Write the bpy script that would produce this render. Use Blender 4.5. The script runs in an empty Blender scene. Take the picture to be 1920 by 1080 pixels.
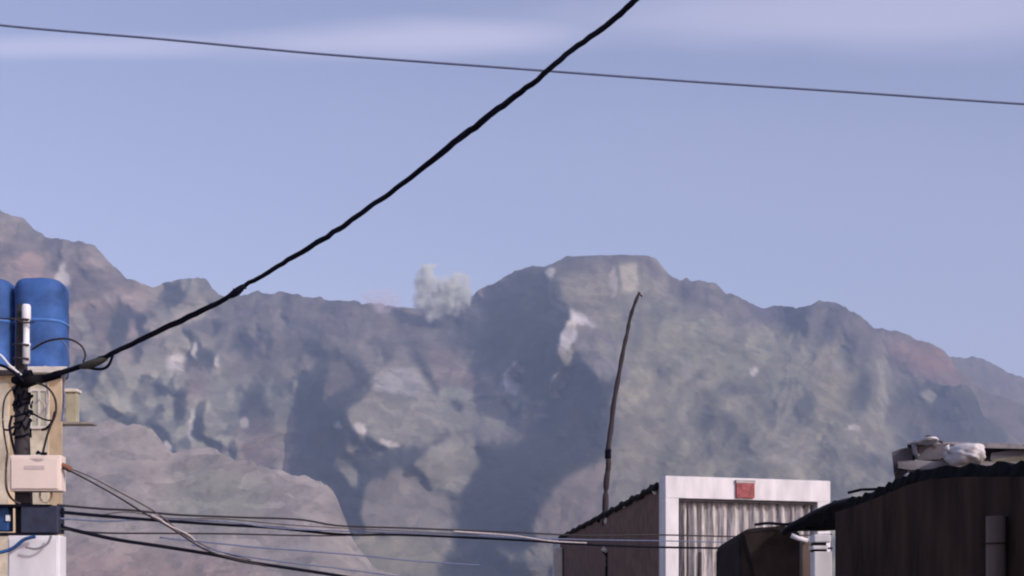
import bpy, bmesh, math, random
import numpy as np
from mathutils import Vector, Matrix, noise as mnoise

random.seed(7)
SC = bpy.context.scene
COL = SC.collection

# ------------------------------------------------------------------ camera, sky, sun, exposure
F = 2667.0            # focal length in pixels of the 1920 wide photograph (50 mm on 36 mm)
HOR = 1156.0          # row of the horizon in the photograph
EYE = 1.6
cam_d = bpy.data.cameras.new("camera"); cam = bpy.data.objects.new("camera", cam_d); COL.objects.link(cam)
cam.location = (0, 0, EYE); cam.rotation_euler = (math.radians(90), 0, 0)
cam_d.lens = 50; cam_d.sensor_width = 36; cam_d.shift_y = (HOR - 540) / 1920.0
cam_d.clip_start = 0.1; cam_d.clip_end = 30000
SC.camera = cam

SUN_AZ = math.radians(128)     # clockwise from +Y (the view direction): behind the camera, to the right
SUN_EL = math.radians(30)
to_sun = Vector((math.sin(SUN_AZ) * math.cos(SUN_EL), math.cos(SUN_AZ) * math.cos(SUN_EL), math.sin(SUN_EL)))
sun_d = bpy.data.lights.new("sun", 'SUN'); sun = bpy.data.objects.new("sun", sun_d); COL.objects.link(sun)
sun.rotation_euler = to_sun.to_track_quat('Z', 'Y').to_euler()
sun_d.energy = 2.55; sun_d.angle = math.radians(0.5); sun_d.color = (1.0, 0.935, 0.83)

W = bpy.data.worlds.new("World"); SC.world = W; W.use_nodes = True
nt = W.node_tree; nt.nodes.clear()
def wn(t, **k):
    n = nt.nodes.new(t)
    for a, b in k.items(): setattr(n, a, b)
    return n
L = nt.links.new
out = wn('ShaderNodeOutputWorld'); bg = wn('ShaderNodeBackground')
sky = wn('ShaderNodeTexSky', sky_type='NISHITA', sun_disc=False, sun_elevation=SUN_EL, sun_rotation=SUN_AZ,
         air_density=1.0, dust_density=2.5, ozone_density=2.0, altitude=600)
tint = wn('ShaderNodeMix', data_type='RGBA', blend_type='MULTIPLY'); tint.inputs[0].default_value = 1
tint.inputs[7].default_value = (1.70, 1.21, 1.16, 1)
L(sky.outputs[0], tint.inputs[6])
# thin high cirrus, stretched sideways, in sky directions
tc = wn('ShaderNodeTexCoord'); sep = wn('ShaderNodeSeparateXYZ'); L(tc.outputs['Generated'], sep.inputs[0])
dx = wn('ShaderNodeMath', operation='DIVIDE'); L(sep.outputs[0], dx.inputs[0]); L(sep.outputs[1], dx.inputs[1])
dz = wn('ShaderNodeMath', operation='DIVIDE'); L(sep.outputs[2], dz.inputs[0]); L(sep.outputs[1], dz.inputs[1])
comb = wn('ShaderNodeCombineXYZ'); L(dx.outputs[0], comb.inputs[0]); L(dz.outputs[0], comb.inputs[1])
def cirrus(cx, cy, rx, ry, rot, seed, nscale=(6, 34)):
    m = wn('ShaderNodeMapping', vector_type='TEXTURE'); m.inputs['Location'].default_value = ((cx - 960) / F, (HOR - cy) / F, 0)
    m.inputs['Rotation'].default_value = (0, 0, rot); m.inputs['Scale'].default_value = (rx / F, ry / F, 1)
    nz = wn('ShaderNodeTexNoise'); nz.inputs['Scale'].default_value = 1.0; nz.inputs['Detail'].default_value = 3
    mm = wn('ShaderNodeMapping'); mm.inputs['Scale'].default_value = (nscale[0], nscale[1], 1); mm.inputs['Location'].default_value = (seed, seed * 2.3, 0)
    L(comb.outputs[0], mm.inputs[0]); L(mm.outputs[0], nz.inputs[0])
    L(comb.outputs[0], m.inputs[0])
    ad = wn('ShaderNodeVectorMath', operation='ADD'); sc_ = wn('ShaderNodeVectorMath', operation='SCALE'); sc_.inputs['Scale'].default_value = 0.9
    sb = wn('ShaderNodeVectorMath', operation='SUBTRACT'); sb.inputs[1].default_value = (0.5, 0.5, 0.5)
    L(nz.outputs['Color'], sb.inputs[0]); L(sb.outputs[0], sc_.inputs[0]); L(sc_.outputs[0], ad.inputs[0]); L(m.outputs[0], ad.inputs[1])
    fl = wn('ShaderNodeVectorMath', operation='MULTIPLY'); fl.inputs[1].default_value = (1, 1, 0); L(ad.outputs[0], fl.inputs[0])
    ln = wn('ShaderNodeVectorMath', operation='LENGTH'); L(fl.outputs[0], ln.inputs[0])
    mr = wn('ShaderNodeMapRange', interpolation_type='SMOOTHSTEP'); mr.inputs[1].default_value = 1.35; mr.inputs[2].default_value = 0.15
    L(ln.outputs['Value'], mr.inputs[0])
    return mr.outputs[0]
cl = None
for a, wgt in (((120, 86, 420, 26, 0.0, 1.3), 0.8), ((800, 72, 430, 42, 0.03, 4.1), 1.0), ((1650, 30, 700, 75, 0.0, 7.7), 0.85),
               ((1500, 330, 900, 150, -0.1, 9.2), 0.12), ((330, 600, 700, 60, 0, 3.0), 0.2)):
    c = cirrus(*a); mu = wn('ShaderNodeMath', operation='MULTIPLY'); mu.inputs[1].default_value = wgt; L(c, mu.inputs[0])
    if cl is None: cl = mu.outputs[0]
    else:
        ad = wn('ShaderNodeMath', operation='MAXIMUM'); L(cl, ad.inputs[0]); L(mu.outputs[0], ad.inputs[1]); cl = ad.outputs[0]
cm = wn('ShaderNodeMix', data_type='RGBA', blend_type='MIX')
cs = wn('ShaderNodeMath', operation='MULTIPLY'); cs.inputs[1].default_value = 0.38; L(cl, cs.inputs[0]); L(cs.outputs[0], cm.inputs[0])
L(tint.outputs[2], cm.inputs[6]); cm.inputs[7].default_value = (6.9, 6.4, 7.7, 1)
L(cm.outputs[2], bg.inputs[0]); bg.inputs[1].default_value = 0.15
L(bg.outputs[0], out.inputs[0])

SC.view_settings.view_transform = 'Standard'; SC.view_settings.look = 'None'
SC.view_settings.gamma = 1; SC.view_settings.exposure = 0.0
SC.cycles.filter_width = 2.1
SC.cycles.volume_bounces = 3
SC.cycles.use_denoising = True

# ------------------------------------------------------------------ helpers
def P(px, py, Y):
    """the point at depth Y seen where the photograph (1920 wide) has column px, row py"""
    return Vector(((px - 960) / F * Y, Y, EYE + (HOR - py) / F * Y))

def mat(name, col, rough=0.85, noise=0.25, scale=4.0, bump=0.0, metallic=0.0, col2=None, stretch=(1, 1, 1), detail=5, bump_dist=0.02):
    m = bpy.data.materials.new(name); m.use_nodes = True
    n = m.node_tree; b = n.nodes['Principled BSDF']
    b.inputs['Roughness'].default_value = rough; b.inputs['Metallic'].default_value = metallic
    b.inputs['Specular IOR Level'].default_value = 0.3
    tcn = n.nodes.new('ShaderNodeTexCoord'); mp = n.nodes.new('ShaderNodeMapping'); mp.inputs['Scale'].default_value = stretch
    nz = n.nodes.new('ShaderNodeTexNoise'); nz.inputs['Scale'].default_value = scale; nz.inputs['Detail'].default_value = detail
    nz.inputs['Roughness'].default_value = 0.6
    n.links.new(tcn.outputs['Object'], mp.inputs[0]); n.links.new(mp.outputs[0], nz.inputs[0])
    mx = n.nodes.new('ShaderNodeMix'); mx.data_type = 'RGBA'
    c2 = col2 if col2 else tuple(c * (1 - noise * 1.6) for c in col)
    mx.inputs[6].default_value = (*c2, 1); mx.inputs[7].default_value = (*[min(1, c * (1 + noise * .5)) for c in col], 1)
    mr = n.nodes.new('ShaderNodeMapRange'); mr.inputs[1].default_value = 0.32; mr.inputs[2].default_value = 0.68
    n.links.new(nz.outputs[0], mr.inputs[0]); n.links.new(mr.outputs[0], mx.inputs[0]); n.links.new(mx.outputs[2], b.inputs['Base Color'])
    if bump:
        bp = n.nodes.new('ShaderNodeBump'); bp.inputs['Strength'].default_value = bump; bp.inputs['Distance'].default_value = bump_dist
        n.links.new(nz.outputs[0], bp.inputs['Height']); n.links.new(bp.outputs[0], b.inputs['Normal'])
    return m

def obj(name, bm, m, parent=None, smooth=False, bevel=0):
    me = bpy.data.meshes.new(name)
    if isinstance(bm, bmesh.types.BMesh):
        bmesh.ops.recalc_face_normals(bm, faces=bm.faces); bm.to_mesh(me); bm.free()
    else: me.from_pydata(*bm); me.update()
    me.materials.append(m)
    if smooth: me.shade_smooth()
    o = bpy.data.objects.new(name, me); COL.objects.link(o)
    if parent: o.parent = parent
    if bevel:
        b = o.modifiers.new('bevel', 'BEVEL'); b.width = bevel; b.segments = 2; b.limit_method = 'ANGLE'
    return o

def tag(o, label=None, cat=None, group=None, kind=None):
    if label: o['label'] = label
    if cat: o['category'] = cat
    if group: o['group'] = group
    if kind: o['kind'] = kind
    return o

def thing(name, label, cat, group=None, kind=None):
    o = bpy.data.objects.new(name, None); COL.objects.link(o)
    return tag(o, label, cat, group, kind)

def place(t, loc):
    """move a thing's Empty to its base, its parts staying where they are"""
    loc = Vector(loc); t.location = loc
    for c in t.children: c.location = c.location - loc

def box(bm, x0, x1, y0, y1, z0, z1, M=None):
    v = [bm.verts.new((x, y, z)) for x in (x0, x1) for y in (y0, y1) for z in (z0, z1)]
    if M is not None:
        for a in v: a.co = M @ a.co
    for f in ((0, 1, 3, 2), (4, 6, 7, 5), (0, 4, 5, 1), (2, 3, 7, 6), (0, 2, 6, 4), (1, 5, 7, 3)):
        bm.faces.new([v[i] for i in f])
    return v

def newbox(*a, M=None):
    bm = bmesh.new(); box(bm, *a, M=M); return bm

def spline(pts, n=6):
    pts = [Vector(p) for p in pts]; o = []
    for i in range(len(pts) - 1):
        p0 = pts[max(i - 1, 0)]; p1 = pts[i]; p2 = pts[i + 1]; p3 = pts[min(i + 2, len(pts) - 1)]
        for k in range(n):
            t = k / n
            o.append(0.5 * ((2 * p1) + (-p0 + p2) * t + (2 * p0 - 5 * p1 + 4 * p2 - p3) * t * t + (-p0 + 3 * p1 - 3 * p2 + p3) * t ** 3))
    o.append(pts[-1]); return o

def tube(bm, pts, r, seg=8):
    rr = r if hasattr(r, '__len__') else [r] * len(pts)
    rings = []; up = Vector((0, 0, 1))
    for i, p in enumerate(pts):
        d = (pts[min(i + 1, len(pts) - 1)] - pts[max(i - 1, 0)]).normalized()
        a = d.cross(up)
        if a.length < .05: a = d.cross(Vector((0, 1, 0)))
        a.normalize(); b = a.cross(d)
        rings.append([bm.verts.new(p + (a * math.cos(2 * math.pi * k / seg) + b * math.sin(2 * math.pi * k / seg)) * rr[i]) for k in range(seg)])
    for i in range(len(rings) - 1):
        for k in range(seg):
            bm.faces.new((rings[i][k], rings[i][(k + 1) % seg], rings[i + 1][(k + 1) % seg], rings[i + 1][k]))
    bm.faces.new(rings[0]); bm.faces.new(rings[-1])

def lathe(bm, prof, c, seg=28, sq=2.0):
    """prof: (radius, z); sq > 2 gives a rounded square plan"""
    rings = []
    for r, z in prof:
        ring = []
        for k in range(seg):
            a = 2 * math.pi * k / seg; ca, sa = math.cos(a), math.sin(a)
            q = (abs(ca) ** sq + abs(sa) ** sq) ** (-1 / sq)
            ring.append(bm.verts.new((c[0] + r * q * ca, c[1] + r * q * sa, c[2] + z)))
        rings.append(ring)
    for i in range(len(rings) - 1):
        for k in range(seg):
            bm.faces.new((rings[i][k], rings[i][(k + 1) % seg], rings[i + 1][(k + 1) % seg], rings[i + 1][k]))
    bm.faces.new(rings[0]); bm.faces.new(rings[-1])

# numpy noise
class Noise:
    def __init__(s, seed): s.t = np.random.RandomState(seed).rand(257, 257)
    def __call__(s, x, y):
        xi = np.floor(x).astype(int); yi = np.floor(y).astype(int); fx = x - xi; fy = y - yi
        fx = fx * fx * (3 - 2 * fx); fy = fy * fy * (3 - 2 * fy); xi %= 256; yi %= 256
        t = s.t
        return (t[xi, yi] * (1 - fx) * (1 - fy) + t[xi + 1, yi] * fx * (1 - fy) + t[xi, yi + 1] * (1 - fx) * fy + t[xi + 1, yi + 1] * fx * fy) * 2 - 1
def fbm(x, y, seed, octs=4, gain=.5):
    r = 0; a = 1
    for k in range(octs): r = r + a * Noise(seed + k)(x * 2 ** k + 17.3 * k, y * 2 ** k + 5.1 * k); a *= gain
    return r
def ridged(x, y, seed, octs=4, gain=.5):
    r = 0; a = 1
    for k in range(octs): r = r + a * (1 - 2 * abs(Noise(seed + k)(x * 2 ** k + 7.3 * k, y * 2 ** k + 9.1 * k))); a *= gain
    return r

# ------------------------------------------------------------------ the mountain's form and ground cover, with shade painted in
GX0, GX1, GY0, GY1, GS = -352, 2272, 340, 1236, 4
gx = np.arange(GX0, GX1, GS, dtype=float); gy = np.arange(GY0, GY1, GS, dtype=float)
XX, YY = np.meshgrid(gx, gy, indexing='ij')
wx = XX + 9 * fbm(XX / 46, YY / 46, 31, 3) + 3 * fbm(XX / 11, YY / 11, 38, 2)
wy = YY + 9 * fbm(XX / 46, YY / 46, 51, 3) + 3 * fbm(XX / 11, YY / 11, 58, 2)
def inpoly(pts):
    r = np.zeros(XX.shape, bool); n = len(pts)
    for i in range(n):
        x0, y0 = pts[i]; x1, y1 = pts[(i + 1) % n]
        if y0 == y1: continue
        c = ((y0 > wy) != (y1 > wy)) & (wx < (x1 - x0) * (wy - y0) / (y1 - y0) + x0)
        r ^= c
    return r.astype(float)
KX = np.fft.fftfreq(len(gx), d=GS)[:, None] * 2 * np.pi; KY = np.fft.fftfreq(len(gy), d=GS)[None, :] * 2 * np.pi
def blur(a, s): return np.real(np.fft.ifft2(np.fft.fft2(a) * np.exp(-(KX ** 2 + KY ** 2) * s * s / 2)))
def poly(*pts, soft=5): return np.clip(blur(inpoly(pts), soft), 0, 1)
def ell(cx, cy, rx, ry, rot=0, soft=None):
    c, s = math.cos(rot), math.sin(rot); u = ((wx - cx) * c + (wy - cy) * s) / rx; v = (-(wx - cx) * s + (wy - cy) * c) / ry
    q = np.sqrt(u * u + v * v); k = soft if soft else .2
    return 1 / (1 + np.exp((q - 1) / (k * .35)))

# slope field: > 0 turns a flank to the right (to the sun), < 0 turns it to the left
S = np.full(XX.shape, 0.15)
ALB = np.zeros(XX.shape + (3,)); ALB[:] = (0.215, 0.205, 0.175)          # dry earth and thin scrub
def slope(m, v): global S; S = S * (1 - m) + v * m
def cover(m, c, k=1.0):  # lays ground colour, and also the painted shade and lit tones
    for i in range(3): ALB[..., i] = ALB[..., i] * (1 - m * k) + c[i] * m * k
ROCK = (.30, .295, .245); PALE = (.66, .64, .60); SCRUB = (.085, .088, .072); PINK = (.27, .205, .175); GREEN = (.165, .165, .115); EARTH = (.15, .128, .112); RED = (.21, .135, .11)
# wide cover first
cover(poly((-352, 340), (300, 500), (260, 700), (-352, 700), soft=30), (.235, .19, .165))
cover(poly((1040, 470), (1260, 500), (1500, 600), (1700, 760), (1700, 1100), (1130, 1100), (1160, 760), (1060, 560), soft=18), (.250, .245, .185))
cover(poly((120, 690), (560, 690), (560, 900), (120, 830), soft=14), (.31, .315, .255)); slope(poly((100, 560), (300, 560), (580, 660), (545, 890), (100, 830), soft=25), .55)
cover(poly((400, 545), (960, 530), (860, 690), (420, 680), soft=16), (.17, .155, .14))
# right-hand face of the summit: turned to the sun
slope(poly((1040, 500), (1230, 480), (1500, 590), (1600, 640), (1700, 760), (1700, 1100), (1120, 1100), (1170, 760), (1065, 600), soft=14), .75)
# flanks turned away
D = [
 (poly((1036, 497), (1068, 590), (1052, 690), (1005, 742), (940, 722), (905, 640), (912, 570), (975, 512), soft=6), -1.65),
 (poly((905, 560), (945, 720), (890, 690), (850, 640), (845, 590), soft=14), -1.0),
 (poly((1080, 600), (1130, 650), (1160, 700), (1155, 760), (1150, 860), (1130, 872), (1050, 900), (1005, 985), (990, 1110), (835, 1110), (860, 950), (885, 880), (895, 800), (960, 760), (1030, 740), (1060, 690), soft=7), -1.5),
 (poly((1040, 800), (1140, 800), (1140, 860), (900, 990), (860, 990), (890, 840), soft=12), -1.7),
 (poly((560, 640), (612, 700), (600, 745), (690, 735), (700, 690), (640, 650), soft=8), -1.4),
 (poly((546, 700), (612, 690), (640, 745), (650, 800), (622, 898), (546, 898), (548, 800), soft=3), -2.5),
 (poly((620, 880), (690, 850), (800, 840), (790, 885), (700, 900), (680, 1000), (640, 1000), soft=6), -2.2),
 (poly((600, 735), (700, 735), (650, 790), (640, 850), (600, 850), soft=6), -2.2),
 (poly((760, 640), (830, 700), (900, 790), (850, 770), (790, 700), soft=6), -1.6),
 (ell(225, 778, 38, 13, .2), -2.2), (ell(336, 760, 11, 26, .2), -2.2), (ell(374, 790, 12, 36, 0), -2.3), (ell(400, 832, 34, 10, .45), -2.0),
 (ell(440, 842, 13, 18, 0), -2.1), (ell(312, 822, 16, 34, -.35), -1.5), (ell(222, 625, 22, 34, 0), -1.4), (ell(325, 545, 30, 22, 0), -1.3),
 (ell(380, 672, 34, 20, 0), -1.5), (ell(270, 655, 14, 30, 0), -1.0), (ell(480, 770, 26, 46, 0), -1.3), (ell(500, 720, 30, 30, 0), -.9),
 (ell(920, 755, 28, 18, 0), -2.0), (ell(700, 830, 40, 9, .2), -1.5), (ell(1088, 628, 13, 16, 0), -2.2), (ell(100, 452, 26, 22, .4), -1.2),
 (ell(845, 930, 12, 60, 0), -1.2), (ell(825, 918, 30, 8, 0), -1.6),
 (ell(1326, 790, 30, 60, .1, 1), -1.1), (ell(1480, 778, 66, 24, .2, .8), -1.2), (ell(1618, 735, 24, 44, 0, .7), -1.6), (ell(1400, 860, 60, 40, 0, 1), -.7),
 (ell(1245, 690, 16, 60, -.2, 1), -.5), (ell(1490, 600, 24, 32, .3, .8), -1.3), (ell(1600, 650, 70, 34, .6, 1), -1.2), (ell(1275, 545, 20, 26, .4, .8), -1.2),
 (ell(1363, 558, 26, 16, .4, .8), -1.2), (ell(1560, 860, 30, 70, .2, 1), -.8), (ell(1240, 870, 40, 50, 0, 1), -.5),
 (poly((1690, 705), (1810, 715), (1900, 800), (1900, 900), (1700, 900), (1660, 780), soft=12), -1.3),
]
def cells(sx, sy, seed, a=0.0):
    """irregular angular cells: one random value per nearest jittered point"""
    r = np.random.RandomState(seed); jx, jy, val = r.rand(300, 300), r.rand(300, 300), r.rand(300, 300)
    c, s_ = math.cos(a), math.sin(a); u = ((wx + 400) * c + (wy + 200) * s_) / sx + 60; v = (-(wx + 400) * s_ + (wy + 200) * c) / sy + 60
    best = np.full(u.shape, 9e9); out = np.zeros(u.shape)
    for i in (-1, 0, 1):
        for j in (-1, 0, 1):
            ci = np.floor(u).astype(int) + i; cj = np.floor(v).astype(int) + j
            d = (ci + jx[ci % 300, cj % 300] - u) ** 2 + (cj + jy[ci % 300, cj % 300] - v) ** 2
            k = d < best; best = np.where(k, d, best); out = np.where(k, val[ci % 300, cj % 300], out)
    return out
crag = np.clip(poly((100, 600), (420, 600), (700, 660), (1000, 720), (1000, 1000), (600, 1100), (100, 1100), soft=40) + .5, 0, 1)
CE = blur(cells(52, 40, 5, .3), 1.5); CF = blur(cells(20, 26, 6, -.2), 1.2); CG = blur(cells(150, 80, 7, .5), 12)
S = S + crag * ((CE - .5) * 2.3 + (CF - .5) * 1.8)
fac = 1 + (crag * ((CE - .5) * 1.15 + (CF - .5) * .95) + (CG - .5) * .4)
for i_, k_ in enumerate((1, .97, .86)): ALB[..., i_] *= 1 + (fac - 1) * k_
MAUVE = (.15, .13, .14)
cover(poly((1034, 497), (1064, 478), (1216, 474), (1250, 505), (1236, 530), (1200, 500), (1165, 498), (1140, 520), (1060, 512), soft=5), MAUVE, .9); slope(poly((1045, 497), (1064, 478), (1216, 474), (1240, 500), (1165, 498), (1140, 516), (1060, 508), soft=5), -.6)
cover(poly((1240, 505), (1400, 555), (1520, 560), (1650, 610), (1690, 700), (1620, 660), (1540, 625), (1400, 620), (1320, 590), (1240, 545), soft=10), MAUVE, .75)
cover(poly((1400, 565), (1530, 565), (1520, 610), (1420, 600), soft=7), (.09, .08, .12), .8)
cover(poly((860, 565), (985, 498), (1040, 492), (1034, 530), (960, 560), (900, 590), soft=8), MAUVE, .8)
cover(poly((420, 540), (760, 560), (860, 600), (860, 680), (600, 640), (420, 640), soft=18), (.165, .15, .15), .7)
for m, v in D: slope(m, v); cover(m, (.055, .062, .060), .82 if v < -1.2 else .3)  # dark scrub and painted shade in the albedo of flanks turned away
# flanks turned to the sun, their lit tone also painted in, and paler ground
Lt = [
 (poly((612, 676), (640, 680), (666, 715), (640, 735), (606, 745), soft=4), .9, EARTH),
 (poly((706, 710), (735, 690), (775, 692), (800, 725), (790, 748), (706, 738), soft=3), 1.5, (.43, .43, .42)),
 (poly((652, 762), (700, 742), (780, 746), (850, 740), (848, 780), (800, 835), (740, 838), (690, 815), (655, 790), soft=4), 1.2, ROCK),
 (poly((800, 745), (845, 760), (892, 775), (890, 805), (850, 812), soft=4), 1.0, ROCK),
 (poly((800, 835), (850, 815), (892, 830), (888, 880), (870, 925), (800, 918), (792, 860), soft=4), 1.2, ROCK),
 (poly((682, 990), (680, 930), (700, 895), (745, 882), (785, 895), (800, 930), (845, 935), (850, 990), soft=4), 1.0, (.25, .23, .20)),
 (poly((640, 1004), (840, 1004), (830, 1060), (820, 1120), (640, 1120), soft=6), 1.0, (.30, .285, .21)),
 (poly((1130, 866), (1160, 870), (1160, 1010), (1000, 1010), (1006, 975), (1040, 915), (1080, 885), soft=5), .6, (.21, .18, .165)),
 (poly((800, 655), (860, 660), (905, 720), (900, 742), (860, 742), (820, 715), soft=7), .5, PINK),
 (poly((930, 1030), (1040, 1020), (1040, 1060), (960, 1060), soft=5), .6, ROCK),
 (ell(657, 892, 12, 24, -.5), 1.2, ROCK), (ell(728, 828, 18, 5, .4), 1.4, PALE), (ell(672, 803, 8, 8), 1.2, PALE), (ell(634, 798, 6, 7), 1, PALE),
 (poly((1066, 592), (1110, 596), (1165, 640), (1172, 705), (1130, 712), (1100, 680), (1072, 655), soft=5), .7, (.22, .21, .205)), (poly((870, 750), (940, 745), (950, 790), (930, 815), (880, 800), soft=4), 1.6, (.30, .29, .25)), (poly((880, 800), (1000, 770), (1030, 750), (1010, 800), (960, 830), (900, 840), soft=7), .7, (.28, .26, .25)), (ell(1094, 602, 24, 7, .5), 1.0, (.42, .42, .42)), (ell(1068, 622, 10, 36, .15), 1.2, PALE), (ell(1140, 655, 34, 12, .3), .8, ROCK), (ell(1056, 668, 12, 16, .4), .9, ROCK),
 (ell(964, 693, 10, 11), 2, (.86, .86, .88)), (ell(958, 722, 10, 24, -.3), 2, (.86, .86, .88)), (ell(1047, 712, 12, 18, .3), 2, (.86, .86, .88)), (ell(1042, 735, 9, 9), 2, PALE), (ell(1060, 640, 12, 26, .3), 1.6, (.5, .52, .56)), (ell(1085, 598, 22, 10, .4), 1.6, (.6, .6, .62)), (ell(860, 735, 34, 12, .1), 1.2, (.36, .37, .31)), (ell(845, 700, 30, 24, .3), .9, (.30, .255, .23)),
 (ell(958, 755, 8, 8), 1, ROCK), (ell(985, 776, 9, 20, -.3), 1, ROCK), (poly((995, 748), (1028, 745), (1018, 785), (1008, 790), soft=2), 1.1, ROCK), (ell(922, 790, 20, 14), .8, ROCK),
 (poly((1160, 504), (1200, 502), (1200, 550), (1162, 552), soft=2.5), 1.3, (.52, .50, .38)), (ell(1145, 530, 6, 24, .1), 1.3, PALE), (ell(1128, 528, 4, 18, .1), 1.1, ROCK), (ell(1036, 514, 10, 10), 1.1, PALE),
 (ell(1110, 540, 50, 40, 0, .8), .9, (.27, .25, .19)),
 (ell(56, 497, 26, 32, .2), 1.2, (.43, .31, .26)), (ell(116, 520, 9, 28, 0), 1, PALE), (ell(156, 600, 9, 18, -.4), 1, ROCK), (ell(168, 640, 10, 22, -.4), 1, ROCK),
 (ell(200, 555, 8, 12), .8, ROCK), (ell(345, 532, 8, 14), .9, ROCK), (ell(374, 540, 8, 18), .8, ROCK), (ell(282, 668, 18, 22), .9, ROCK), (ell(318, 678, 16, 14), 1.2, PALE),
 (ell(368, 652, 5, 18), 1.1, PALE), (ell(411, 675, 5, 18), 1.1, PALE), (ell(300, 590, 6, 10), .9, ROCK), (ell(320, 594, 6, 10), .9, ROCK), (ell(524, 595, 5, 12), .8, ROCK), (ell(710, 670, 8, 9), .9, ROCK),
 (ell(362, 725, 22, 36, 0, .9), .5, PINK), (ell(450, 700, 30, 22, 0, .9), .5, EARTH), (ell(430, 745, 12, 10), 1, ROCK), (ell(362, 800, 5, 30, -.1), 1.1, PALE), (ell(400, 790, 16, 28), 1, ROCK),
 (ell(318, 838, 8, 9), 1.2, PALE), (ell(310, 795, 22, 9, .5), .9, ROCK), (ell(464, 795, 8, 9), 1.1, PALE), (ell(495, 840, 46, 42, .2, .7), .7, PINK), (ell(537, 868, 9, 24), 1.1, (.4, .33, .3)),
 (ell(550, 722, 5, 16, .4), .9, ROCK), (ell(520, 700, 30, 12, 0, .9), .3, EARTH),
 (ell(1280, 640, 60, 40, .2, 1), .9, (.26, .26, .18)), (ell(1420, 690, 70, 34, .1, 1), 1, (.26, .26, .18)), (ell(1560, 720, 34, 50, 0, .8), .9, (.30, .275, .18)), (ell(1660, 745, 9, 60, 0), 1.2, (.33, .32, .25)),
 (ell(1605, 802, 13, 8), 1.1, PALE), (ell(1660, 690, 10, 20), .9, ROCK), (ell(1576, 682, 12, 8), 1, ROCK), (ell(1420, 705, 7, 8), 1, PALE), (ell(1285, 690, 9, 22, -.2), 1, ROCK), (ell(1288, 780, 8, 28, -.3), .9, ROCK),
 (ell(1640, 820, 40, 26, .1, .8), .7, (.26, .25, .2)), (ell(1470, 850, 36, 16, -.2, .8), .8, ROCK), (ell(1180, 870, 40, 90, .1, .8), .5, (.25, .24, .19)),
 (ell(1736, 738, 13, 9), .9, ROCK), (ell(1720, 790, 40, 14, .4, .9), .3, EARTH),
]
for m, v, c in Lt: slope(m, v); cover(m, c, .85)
S = blur(S, 1.3)
_u = XX + 60 * fbm(XX / 90, YY / 90, 66, 4); _v = YY + 60 * fbm(XX / 90, YY / 90, 69, 4)
rug = ridged(_u / 70, _v / 60, 71, 5, .6)
Sk = np.fft.fft2((S - S.mean()))
den = KX ** 2 + .22 * KY ** 2 + (1 / 420.0) ** 2
REL = np.real(np.fft.ifft2(-1j * KX * Sk / den)) * 1.9 - rug * 8 - fbm(XX / 22, YY / 26, 81, 3) * 3.2
def samp(A, x, y):
    u = np.clip((x - GX0) / GS, 0, len(gx) - 1.001); v = np.clip((y - GY0) / GS, 0, len(gy) - 1.001)
    i = u.astype(int); j = v.astype(int); a = u - i; b = v - j
    if A.ndim == 3: a = a[..., None]; b = b[..., None]
    return A[i, j] * (1 - a) * (1 - b) + A[i + 1, j] * a * (1 - b) + A[i, j + 1] * (1 - a) * b + A[i + 1, j + 1] * a * b

mm = bpy.data.materials.new('mountain_rock_scrub_and_shade'); mm.use_nodes = True
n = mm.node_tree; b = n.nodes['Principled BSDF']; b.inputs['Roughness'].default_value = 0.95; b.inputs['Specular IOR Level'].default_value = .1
at = n.nodes.new('ShaderNodeAttribute'); at.attribute_name = 'cover'  # ground colour that also holds painted shade
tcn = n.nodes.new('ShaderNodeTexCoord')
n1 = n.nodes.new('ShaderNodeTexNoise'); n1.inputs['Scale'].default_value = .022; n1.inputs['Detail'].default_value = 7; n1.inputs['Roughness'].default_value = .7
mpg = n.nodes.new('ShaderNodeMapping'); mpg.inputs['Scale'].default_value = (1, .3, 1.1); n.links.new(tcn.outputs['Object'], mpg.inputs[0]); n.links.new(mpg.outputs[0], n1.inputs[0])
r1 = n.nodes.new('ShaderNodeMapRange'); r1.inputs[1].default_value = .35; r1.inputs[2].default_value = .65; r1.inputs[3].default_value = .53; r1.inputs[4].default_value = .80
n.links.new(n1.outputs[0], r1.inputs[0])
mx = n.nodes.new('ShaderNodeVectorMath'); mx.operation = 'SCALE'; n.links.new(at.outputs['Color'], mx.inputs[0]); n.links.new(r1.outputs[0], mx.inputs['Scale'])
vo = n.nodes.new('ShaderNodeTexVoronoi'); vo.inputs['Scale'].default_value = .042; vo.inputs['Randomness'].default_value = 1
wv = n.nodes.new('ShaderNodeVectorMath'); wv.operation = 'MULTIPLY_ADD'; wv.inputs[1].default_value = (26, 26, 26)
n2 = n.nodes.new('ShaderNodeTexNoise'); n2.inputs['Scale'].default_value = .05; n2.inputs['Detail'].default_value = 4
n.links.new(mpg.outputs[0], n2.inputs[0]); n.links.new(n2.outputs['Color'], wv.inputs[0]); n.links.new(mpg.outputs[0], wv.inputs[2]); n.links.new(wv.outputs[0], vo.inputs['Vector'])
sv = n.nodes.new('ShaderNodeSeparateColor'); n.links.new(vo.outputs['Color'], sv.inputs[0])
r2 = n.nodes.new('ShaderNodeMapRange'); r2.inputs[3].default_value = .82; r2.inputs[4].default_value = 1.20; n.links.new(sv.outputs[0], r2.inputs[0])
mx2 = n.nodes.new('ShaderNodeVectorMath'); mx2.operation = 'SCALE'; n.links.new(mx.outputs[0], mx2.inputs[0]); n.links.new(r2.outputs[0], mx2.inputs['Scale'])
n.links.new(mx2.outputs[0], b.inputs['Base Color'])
bp = n.nodes.new('ShaderNodeBump'); bp.inputs['Strength'].default_value = .45; bp.inputs['Distance'].default_value = 8
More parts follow.
